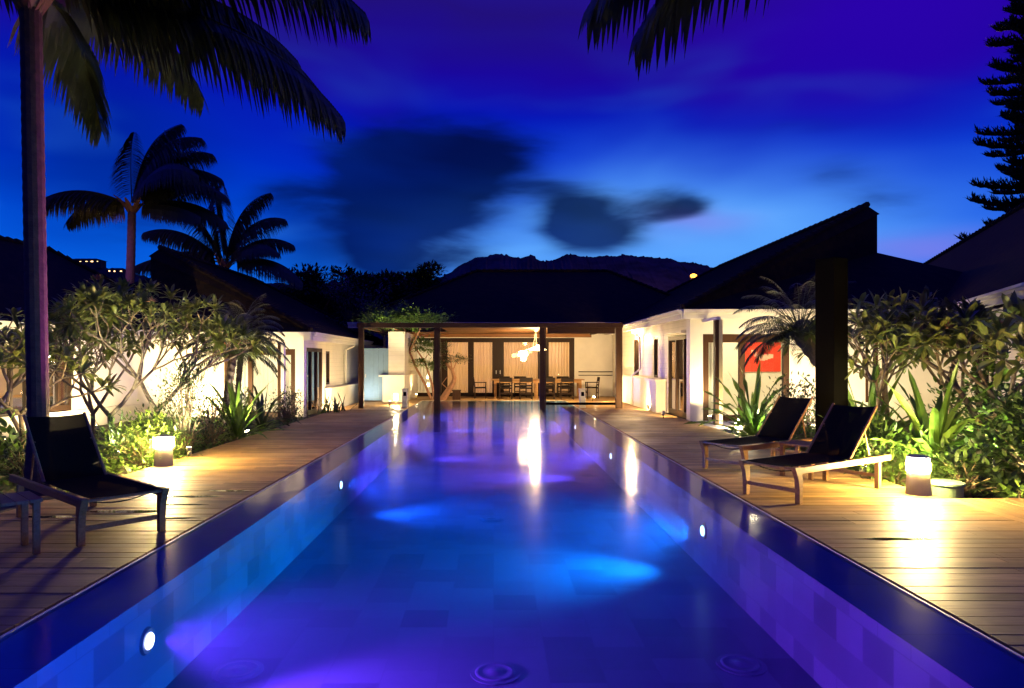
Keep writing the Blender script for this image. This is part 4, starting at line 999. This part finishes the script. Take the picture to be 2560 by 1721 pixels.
# --- right bed
straps((5.62, 14.8, gz), 1.55, .11, 40, 'bright green plant with wavy strap leaves before the right glass doors', seed=15, wave=.03, droop=1.1)
pygmy((6.75, 13.2, gz), at(2000, 840, 13.2), 1.45, 'small date palm with a bent rough trunk left of the dark post', n=52, lean=.28, r=.11, seed=17)
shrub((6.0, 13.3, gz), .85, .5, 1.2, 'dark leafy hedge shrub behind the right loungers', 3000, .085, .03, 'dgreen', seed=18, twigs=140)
shrub((5.55, 12.2, gz), .4, .4, .7, 'small mid green shrub just behind the farther right lounger', 1100, .09, .03, 'green', seed=19)
frangipani((7.35, 12.6, gz), 3.0, .66, 'frangipani with crossing pale branches right of the dark post', 23, leafL=.34, leafW=.09, nleaf=9, flowers=2, levels=5, lean=(-.08, 0), width=1.8)
frangipani((7.55, 10.6, gz), 2.6, .72, 'large leaved frangipani above the broad strap plant on the right', 27, leafL=.46, leafW=.12, nleaf=9, flowers=3, levels=4, lean=(.02, .0), thick=.065, width=1.5)
frangipani((8.25, 10.7, gz), 2.75, .7, 'frangipani reaching in from the right edge under the pale eave', 33, leafL=.44, leafW=.12, nleaf=9, flowers=0, levels=4, lean=(-.1, 0), width=1.3)
frangipani((6.55, 11.7, gz), 2.5, .7, 'small frangipani just right of the dark post', 56, leafL=.30, leafW=.08, nleaf=8, flowers=0, levels=4, width=1.1, thick=.045)
frangipani((8.6, 12.8, gz), 3.1, .7, 'frangipani deepest in the right bed before the pale eave', 58, leafL=.36, leafW=.095, nleaf=9, flowers=1, levels=5, width=1.5)
frangipani((-8.1, 13.8, gz), 2.9, .65, 'frangipani deepest in the left bed against the bright wall', 64, leafL=.28, leafW=.085, nleaf=8, flowers=1, levels=5, width=1.5, thick=.05)
straps((6.70, 10.4, gz), 1.6, .15, 40, 'large broad strap leaved plant behind the right bollard lamp', seed=41, droop=1.5)
straps((7.6, 9.9, gz), 1.3, .13, 34, 'broad strap leaved plant low at the right edge', seed=46, droop=1.5)
straps((5.95, 11.3, gz), 1.1, .10, 30, 'strap leaved plant low between the dark post and the bollard lamp', seed=47, droop=1.3)
straps((6.75, 12.3, gz), 1.7, .13, 28, 'upright strap leaved plant just right of the dark post', seed=43, droop=.8)
shrub((8.35, 11.4, gz), .9, .7, 1.75, 'tall shrub with round leaves glowing green on the right', 1900, .13, .075, 'green', seed=44, twigs=120)
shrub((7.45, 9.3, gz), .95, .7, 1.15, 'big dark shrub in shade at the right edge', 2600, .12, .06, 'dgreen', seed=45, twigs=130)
shrub((6.05, 10.6, gz), .65, .6, .62, 'low tangle of pale green leaves behind the near right lounger', 1500, .15, .045, 'green', seed=46, twigs=80)
shrub((5.45, 9.25, gz), .5, .35, .34, 'low oval leaved plant left of the right bollard lamp', 420, .13, .055, 'green', seed=47, twigs=36)
shrub((6.05, 8.75, gz), .55, .35, .45, 'low oval leaved plant right of the right bollard lamp', 460, .14, .055, 'dgreen', seed=48, twigs=36)
shrub((6.3, 8.15, gz), .18, .18, .24, 'tiny bright leafed seedling at the deck corner', 60, .11, .06, 'green', seed=49, twigs=8)
def fern(loc, lab, L=.75, n=14, seed=1):
    random.seed(seed); t = thing('cycad', lab, 'plant', loc); mb = MB()
    for i in range(n):
        a = i*2.4; e = rnd(.35, 1.1); frond(mb, loc, (math.cos(a)*math.cos(e), math.sin(a)*math.cos(e), math.sin(e)), L*rnd(.8, 1.1), 1.4, 8, 18, .17, .03, .3, rach=.008, start=.1)
    part('leaves', mb, M['green'], t, True); st = MB(); st.tube([loc, (loc[0], loc[1], loc[2]+.1)], .05, 8); part('stem', st, M['bark2'], t, True)
fern((5.75, 9.1, .02), 'feathery cycad arching over the right bollard lamp', seed=51)
# undergrowth in both beds
random.seed(77); gc = MB()
for i in range(5200):
    if i % 2: x_, y_ = rnd(-9.4, -5.22), rnd(8.5, 19.5)
    else: x_, y_ = rnd(5.28, 9.5), rnd(8.4, 16.2)
    h = .5+.5*noise.noise(Vector((x_*1.3, y_*1.3, 0)))
    if random.random() > h+.25: continue
    for j in range(3):
        a = rnd(0, 6.28); gc.blade((x_, y_, gz+rnd(0, .1)), (math.cos(a), math.sin(a), rnd(.4, 1.6)), rnd(.08, .22), rnd(.03, .06), .8, prof=[.4, 1, .6, 0])
tag(part('undergrowth', gc, M['green']), 'low leafy ground cover filling the garden beds', 'ground cover', kind='stuff')
# --- trees by the pavilion
def twisty(loc, paths, clouds, lab, name='podocarpus_tree', mname='green', bm='bark3', seed=5, L=.09, w=.04, per=260):
    random.seed(seed); t = thing(name, lab, 'tree', loc); br, lf = MB(), MB()
    for pts, rad in paths: br.tube(pts, rad, 8, False)
    for (c, r, fl_) in clouds:
        c = Vector(c)
        for i in range(int(per*r/.4)):
            o = Vector((random.gauss(0, .5)*r, random.gauss(0, .5)*r, random.gauss(0, .42)*r*fl_)); lf.blade(c+o, o.normalized()+Vector((rnd(-.5, .5), rnd(-.5, .5), .4)), L*rnd(.7, 1.3), w, .5, prof=[.4, 1, .6, 0])
    part('trunk', br, M[bm], t, True); part('crown', lf, M[mname], t, True)
Yt = 27.75; A = lambda x, y, Y=Yt: at(x, y, Y)
twisty(A(1079, 1002), [([A(1080, 1003), A(1062, 960), A(1040, 920), A(1024, 880), A(1012, 850), A(990, 835)], [.06, .05, .045, .04, .03, .015]),
    ([A(1086, 1003), A(1080, 960), A(1062, 905), A(1045, 880), A(1030, 850), A(1040, 832)], [.05, .045, .035, .03, .025, .012]),
    ([A(1024, 880), A(1030, 850), A(1060, 838), A(1085, 830)], [.03, .03, .02, .01]), ([A(1040, 920), A(1060, 900), A(1076, 880)], [.02, .015, .01]), ([A(1012, 850), A(1015, 832, 26.8), A(1000, 805, 26)], [.03, .025, .01]), ([A(1024, 880), A(1045, 835, 26.8), A(1060, 800, 26)], [.03, .025, .01]), ([A(1015, 832, 26.8), A(960, 815, 26), A(940, 803, 25.6)], [.025, .02, .01])],
    [(A(1050, 862), .55, .45), (A(1072, 868), .42, .5), (A(1052, 908), .42, .35), (A(1078, 915), .3, .4), (A(1040, 797, 26), .85, .42), (A(990, 800, 26), .8, .4), (A(1085, 798, 26.2), .7, .4), (A(945, 803, 25.6), .7, .4), (A(1015, 785, 26.2), .7, .35)], 'slender tree with several thin trunks left of the bonsai, under the pergola', L=.13, w=.06, per=420)
twisty(A(1109, 1002), [([A(1104, 1003), A(1122, 975), A(1133, 958), A(1136, 945), A(1130, 925), A(1118, 912), A(1108, 900)], [.15, .12, .10, .09, .07, .05, .02]),
    ([A(1133, 925), A(1140, 908), A(1150, 900)], [.03, .02, .01]), ([A(1130, 925), A(1126, 890), A(1114, 872)], [.03, .02, .01]), ([A(1122, 975), A(1105, 960), A(1120, 940)], [.025, .02, .01])],
    [(A(1112, 870), .36, .6), (A(1142, 896), .46, .38), (A(1158, 900), .3, .4), (A(1110, 912), .32, .55), (A(1122, 898), .3, .4)], 'bonsai shaped tree with a thick bent trunk at the end of the pool', 'bonsai_tree', 'dgreen', seed=8)
pb = thing('plant_pot', 'small square wooden planter beside the bonsai trunk', 'planter', (A(1141, 1000)[0], 27.9, .006))
b = MB(); b.box(-.16, .16, -.16, .16, 0, .36); part('pot', b, M['midwood'], pb, bevel=.01); b = MB(); b.box(-.18, .18, -.18, .18, .361, .40); part('rim', b, M['midwood'], pb)
def crown_tree(px, py, Y, r, lab, seed, mname='dgreen', n=3200, L=.16, flat=.7, flowers=None):
    x_, y_, z_ = at(px, py, Y); random.seed(seed); t = thing('broadleaf_tree', lab, 'tree', (x_, y_, gz), 0, 'trees beyond the pergola and gate'); br, lf, fw = MB(), MB(), MB()
    base = Vector((x_, y_, gz)); cs = []
    for i in range(16):
        c = Vector((x_+rnd(-1, 1)*r, y_+rnd(-1, 1)*r*.8, z_+rnd(-.8, .9)*r*flat)); cs.append(c)
        hub = Vector((x_, y_, gz+(z_-gz)*.8)); br.tube([hub, hub.lerp(c, .5)+Vector((0, 0, .05)), c], [.035, .03, .012], 6, False)
    br.tube([base, base.lerp(hub, .5)+Vector((.08, 0, 0)), hub], [.09, .07, .05], 8, False)
    for c in cs:
        rr_ = r*rnd(.28, .5)
        for j in range(n//16):
            o = Vector((rnd(-1, 1), rnd(-1, 1), rnd(-1, 1))); o = o.normalized()*rnd(.1, 1)**.5*rr_*1.15; o.z *= .75
            lf.blade(c+o, o.normalized()+Vector((rnd(-.7, .7), rnd(-.7, .7), .3)), L*rnd(.6, 1.2), L*.5, .5, prof=[.4, 1, .6, 0])
        if flowers:
            for j in range(30):
                o = Vector((random.gauss(0, .4), random.gauss(0, .4), random.gauss(0, .5)))*rr_; fw.blade(c+o, (rnd(-1, 1), rnd(-1, 1), rnd(0, 1)), .1, .06, .3, prof=[.5, 1, .5, 0])
    part('trunk', br, M['bark2'], t, True); part('crown', lf, M[mname], t, True)
    if flowers: part('blossom', fw, M[flowers], t, True)
crown_tree(960, 800, 29.5, 1.0, 'mid green tree behind the pergola corner and gate', 62, 'green', 3200, .12, .6)
crown_tree(880, 775, 31, 1.3, 'flowering tree with pink blossom left of the pergola corner', 63, 'dgreen', 3400, .14, .9, 'pink')
crown_tree(1000, 745, 38, 2.2, 'dark tree rising left of the pavilion roof', 64, 'dgreen', 8000, .30, .55)
crown_tree(800, 745, 42, 2.4, 'dark tree right of the left bungalow roof', 65, 'dgreen', 8000, .32, .6)
crown_tree(905, 755, 44, 2.4, 'dark tree below the distant house lights', 66, 'dgreen', 8000, .32, .5)
crown_tree(1075, 742, 42, 1.8, 'dark tree close against the left hip of the pavilion roof', 67, 'dgreen', 7000, .30, .5)
x_, y_, z_ = at(845, 800, 46)
tree((x_, y_, gz), 6.6, 1.6, 'bare twiggy tree standing up before the sky', 71, bare=True, name='bare_tree')

# ------------------------------------------------------------------ loungers
def lounger(lab):
    t = thing('sun_lounger', lab, 'sun lounger', (0, 0, 0)); W = .34
    for sg in (-1, 1):
        b = MB(); b.box(.03, 2.05, sg*W-.02, sg*W+.02, .33, .405); part('side_rail', b, M['teak'], t, bevel=.006)
        b = MB()     # swept front leg: flares forward at the top
        prof = [(.10, .0), (.045, .0), (.045, .16), (.03, .27), (-.01, .36), (-.035, .41), (.06, .41), (.10, .33), (.11, .25), (.105, .12)]
        a = [(x_, sg*W-.028, z_) for x_, z_ in prof]; c = [(x_, sg*W+.028, z_) for x_, z_ in prof]
        b.poly(a[::-1]); b.poly(c)
        for i in range(len(a)): b.quad(a[i], a[(i+1) % len(a)], c[(i+1) % len(a)], c[i])
        part('leg', b, M['teak'], t)
        b = MB(); b.box(1.72, 1.78, sg*W-.028, sg*W+.028, 0, .329); part('leg', b, M['teak'], t, bevel=.004)
        b = MB(); b.tube([(1.22, sg*(W-.06), .40), (1.84, sg*(W-.06), 1.02)], .016, 8); part('backrest_rail', b, M['teak'], t)
    b = MB(); b.box(.06, .095, -W+.03, W-.03, .12, .165); part('stretcher', b, M['teak'], t, bevel=.004)
    b = MB(); b.box(1.73, 1.77, -W+.03, W-.03, .14, .18); part('stretcher', b, M['teak'], t)
    b = MB(); b.box(-.01, .03, -W+.03, W-.03, .378, .400); part('front_rail', b, M['teak'], t)
    b = MB(); n, k = 14, 8
    f = lambda i, j: (.0+1.24*i/n, (-W+.035)+(2*W-.07)*j/k, .412-.028*math.sin(math.pi*j/k)*math.sin(math.pi*min(1, .12+i/n)))
    for i in range(n):
        for j in range(k): b.quad(f(i, j), f(i+1, j), f(i+1, j+1), f(i, j+1))
    part('seat_sling', b, M['sling'], t, smooth=True)
    b = MB(); b.tube([(.10, -W+.04, .37)]+[(.14, -W+.04+(2*W-.08)*j/8, .37-.05*math.sin(math.pi*j/8)) for j in range(1, 8)]+[(.10, W-.04, .37)], .006, 5); part('strap', b, M['sling'], t)
    b = MB()
    f = lambda i, j: (1.23+.59*i/n+.02*math.sin(math.pi*j/k), (-W+.055)+(2*W-.11)*j/k, .415+.60*i/n-.018*math.sin(math.pi*j/k))
    for i in range(n):
        for j in range(k): b.quad(f(i, j), f(i+1, j), f(i+1, j+1), f(i, j+1))
    part('backrest_sling', b, M['sling'], t, smooth=True)
    for sg in (-1, 1): b = MB(); b.tube([(1.58, sg*(W-.08), .77), (1.70, sg*(W-.08), .37)], .010, 6); part('backrest_prop', b, M['teak'], t)
    return t
def put(o, a, b, ang):
    o.location = ((a[0]+b[0])/2, (a[1]+b[1])/2, .008); o.rotation_euler = (0, 0, ang)
lg = lounger('teak lounger with black sling nearest the camera on the right deck')
put(lg, (3.32, 7.55), (2.96, 8.10), R(33.5))
l2 = copy_tree(lg); put(l2, (3.46, 9.50), (3.06, 10.06), R(34)); l2['label'] = 'farther of the two teak loungers on the right deck'
l3 = copy_tree(lg); put(l3, (-3.04, 6.32), (-3.50, 5.83), R(139.5)); l3['label'] = 'teak lounger with raised black backrest on the left deck'
l4 = copy_tree(lg); put(l4, (-4.62, 5.35), (-5.10, 4.90), R(139.5)); l4['label'] = 'second lounger on the left deck, cut off by the picture edge'
for o in (lg, l2, l3, l4): o['group'] = 'teak sun loungers with black slings'
def side_table(lab):
    t = thing('side_table', lab, 'side table')
    b = MB()
    for i in range(5): b.box(-.24, .24, -.24+i*.097, -.24+i*.097+.09, .43, .455)
    part('tabletop', b, M['teak'], t)
    for sx in (-.20, .20):
        for sy in (-.20, .20): b = MB(); b.box(sx-.024, sx+.024, sy-.024, sy+.024, 0, .428); part('leg', b, M['teak'], t)
    for q_ in (-.225, .205): b = MB(); b.box(-.2, .2, q_, q_+.02, .37, .427); part('apron', b, M['teak'], t)
    return t
s1 = side_table('low square teak table between the two right loungers'); s1.location = (4.28, 9.42, .008); s1.rotation_euler = (0, 0, R(38)); s1['group'] = 'low teak side tables'
s2 = copy_tree(s1); s2.location = (-4.05, 5.62, .008); s2.rotation_euler = (0, 0, R(136)); s2['label'] = 'low square teak table left of the left lounger'
# dark square post behind the right loungers
DP = thing('timber_post', 'thick dark square timber post behind the right loungers', 'post', (5.42, 10.95, GZ))
b = MB(); b.box(-.17, .17, -.17, .17, 0, 3.35); pp = part('post', b, M['black'], DP, bevel=.006); pp.rotation_euler = (0, 0, R(28))
b = MB(); b.lathe([(.30, 0), (.30, .05), (.24, .07)], (0, 0, 0), 20); part('base', b, M['black'], DP)

# ------------------------------------------------------------------ bollard lamps
def bollard(loc, lab, h=.28, r=.125):
    t = thing('bollard_lamp', lab, 'lamp', loc, 0, 'cylindrical bollard lamps')
    b = MB(); b.lathe([(r+.012, 0), (r-.006, h-.01), (r-.012, h)]); part('body', b, M['bollard'], t, smooth=False)
    b = MB(); b.lathe([(r+.001, h+.002), (r+.002, h+.09), (r-.02, h+.13), (r-.07, h+.154)]); part('lens', b, M['lamp'], t, smooth=True)
    b = MB()
    for a in range(4): b.tube([((r+.018)*math.cos(a*1.571+.4), (r+.018)*math.sin(a*1.571+.4), h), ((r+.018)*math.cos(a*1.571+.4), (r+.018)*math.sin(a*1.571+.4), h+.155)], .006, 5)
    part('cage_rod', b, M['metal'], t)
    b = MB(); b.lathe([(r-.01, h+.156), (r, h+.162), (r-.004, h+.172), (r*.6, h+.184)]); part('cap', b, M['bollard'], t)
bollard((5.07, 8.15, .008), 'glowing sand coloured bollard lamp on the right deck edge')
bollard((-5.0, 10.35, .008), 'glowing bollard lamp at the left deck edge beside the green shrub')
def small_lamp(loc, lab, k=.3):
    t = thing('garden_lamp', lab, 'lamp', loc, 0, 'small garden lamps')
    b = MB(); b.tube([(0, 0, 0), (0, 0, k)], [.05, .05], 12); part('body', b, M['bollard'], t)
    b = MB(); b.lathe([(.07, k+.002), (.08, k+.16), (.05, k+.2)], (0, 0, 0), 16); part('lens', b, M['lampmid'], t, smooth=True)
small_lamp((-3.52, 24.6, .008), 'small blazing lamp in front of the ledge of the white service block', .18)
small_lamp((5.75, 16.0, -.1), 'small lamp glowing behind the wavy strap plant on the right', .12)
def spot(loc, aim, e, col, lab, cone=110):
    t = thing('garden_spotlight', lab, 'spotlight', loc, 0, 'spotlights hidden in the garden beds')
    d = (Vector(aim)-Vector(loc)).normalized(); h = Vector((0, 0, .12))
    b = MB(); b.tube([(0, 0, -.05), (0, 0, .12)], .012, 6); part('spike', b, M['black'], t)
    b = MB(); b.tube([h-d*.06, h+d*.07], [.035, .05], 12); part('housing', b, M['bollard'], t)
    b = MB(); b.tube([h+d*.072, h+d*.078], [.042, .042], 12); part('lens', b, M['lampsoft'], t)
    light('SPOT', tuple(Vector(loc)+h+d*.12), e, col, t, .04, aim, cone, .7)
WW = (1, .77, .41)
spot((-8.6, 18.9, gz), (-8.4, 20.5, 1.4), 987, WW, 'spotlight washing the wall left of the left glass doors', 140)
spot((-9.3, 16.0, gz), (-10.4, 16.6, 1.4), 1030, WW, 'spotlight washing the long white left wall', 150)
spot((-9.4, 13.2, gz), (-10.9, 13.4, 1.3), 832, WW, 'spotlight washing the nearest part of the left wall', 150)
spot((-7.0, 18.7, gz), (-7.0, 20.5, 1.6), 714, WW, 'spotlight aimed at the left glass doors', 130)
spot((-5.35, 14.9, gz), (-6.3, 14.0, 2.6), 620, (1, .93, .62), 'bright spotlight at the deck edge under the left strap plant', 120)
spot((-6.3, 11.4, gz), (-6.6, 13.4, 2.6), 620, (1, .95, .6), 'spotlight at the foot of the left frangipani pair', 120)
spot((-5.55, 21.9, gz), (-5.8, 24, 1.0), 144, WARMW, 'spotlight behind the snake plant clump', 130)
spot((-4.95, 25.6, .01), (-4.8, 26.5, .9), 45, (.85, .95, 1), 'spotlight at the foot of the blue gate', 120)
spot((5.45, 17.2, .01), (5.5, 18, 2.4), 417, WW, 'spotlight at the white corner of the right bungalow', 120)
spot((7.9, 15.6, gz), (8.8, 18, 1.6), 1083, WW, 'spotlight washing the wall behind the right date palm', 140)
spot((9.3, 14.0, gz), (10.8, 14.9, 1.5), 134, WW, 'spotlight washing the angled right wall', 140)
spot((6.2, 12.9, gz), (6.7, 13.3, 2.4), 86, (1, .9, .6), 'spotlight under the bent date palm', 110)
spot((6.2, 9.55, gz), (6.9, 10.6, 1.3), 260, (.9, 1, .5), 'spotlight under the large strap leaved plant', 130)
spot((7.7, 10.6, gz), (8.3, 11.4, 1.4), 264, (.85, 1, .5), 'spotlight under the round leaved shrub', 120)
spot((-5.35, 12.0, gz), (-6.3, 13.2, 2.8), 420, (1, .92, .55), 'added spotlight at the left deck edge below the dense frangipani', 90)  # extra lamp put in to brighten the frangipani leaves
spot((5.35, 9.9, gz), (7.2, 11.4, 2.2), 420, (1, .86, .42), 'added spotlight between the right bollard lamp and the loungers', 110)  # fill lamp added for the bed behind the loungers
spot((7.1, 8.7, gz), (7.9, 10.6, 2.2), 260, (1, .86, .42), 'added spotlight in the shrubs at the right edge', 110)  # another added fill, lighting the right-hand leaves from the front
spot((5.75, 11.7, gz), (7.6, 12.4, 2.5), 330, (1, .88, .46), 'added spotlight right of the dark post lighting the frangipani crowns', 100)  # up-light added to lift the dark upper crowns
spot((7.9, 11.9, gz), (8.5, 12.5, 2.7), 160, (1, .88, .46), 'spotlight deep in the right bed under the frangipani crowns', 100)
spot((5.8, 14.2, gz), (5.6, 14.9, 1.0), 72, (.8, 1, .5), 'spotlight beside the wavy strap plant', 120)
spot((3.9, 26.9, .01), (5.2, 26, 1.2), 320, WARM, 'spotlight by the ledge of the right bungalow', 150)
spot((-3.2, 28.2, .01), (-2.6, 29, 3), 168, WARM, 'spotlight under the slender pergola tree', 130)
spot((-3.6, 23.6, .01), (-3.3, 26.0, 4.2), 864, (1, .95, .6), 'spotlight aimed at the tree above the pergola', 60)
spot((-5.9, 10.2, gz), (-7.2, 10.6, 2.2), 53, (1, .9, .5), 'spotlight behind the left lounger', 120)
# warm deck spotlights added to gild the bungalow walls; the eave lamp follows
spot((4.9, 21.6, .012), (5.3, 23.5, .8), 420, WARM, 'added spotlight on the deck by the right ledge wall', 150)
spot((4.7, 18.9, .012), (5.3, 20.4, 1.3), 330, WARM, 'added spotlight on the deck by the right sliding door', 150)
spot((-4.9, 22.2, .012), (-5.7, 23.6, .9), 300, WARM, 'added spotlight on the deck by the left bungalow wall', 150)
dl = MB(); dl.tube([(5.12, 24.9, 2.60), (5.12, 24.9, 2.68)], [.06, .06], 12)
part('eave_lamp', dl, M['lampsoft'], RW, True); light('POINT', (5.02, 24.9, 2.4), 260, WARM, RW, .08)
# round cover by the bollard, and violet strip of light on the near palm trunk
RC = thing('valve_cover', 'low round green cover beside the right bollard lamp', 'cover', (5.5, 8.30, -.05))
b = MB(); b.lathe([(.18, 0), (.18, .13), (.17, .15)], (0, 0, 0), 28); part('drum', b, M['gate2'] if 'gate2' in M else plain('green_plastic', (.10, .16, .09, 1), .5), RC)
b = MB(); b.lathe([(.20, .151), (.20, .175), (.17, .185)], (0, 0, 0), 28); part('lid', b, plain('green_lid', (.12, .19, .11, 1), .5), RC)
light('SPOT', (-3.1, 10.6, .25), 1500, (.70, .04, .80), None, .1, (-5.6, 8.5, 3.0), 55, .8, 'trunk_rim_light')  # added violet lamp without a fixture, edging the palm trunk

wv = MB(); wv.box(-IX+.003, IX-.003, PY0+.003, PY1-.453, -PD+.003, -.012); wo = part('pool_water_body', wv, None); tag(wo, kind='structure')
vm = bpy.data.materials.new('pool_water_volume'); vm.use_nodes = True; N = NT(vm.node_tree); vm.node_tree.nodes.remove(vm.node_tree.nodes['Principled BSDF'])
pv = N.n('ShaderNodeVolumePrincipled'); pv.inputs['Density'].default_value = .055; pv.inputs['Color'].default_value = (.28, .55, 1, 1); N.l(pv.outputs[0], vm.node_tree.nodes['Material Output'].inputs['Volume'])
wo.data.materials.append(vm)
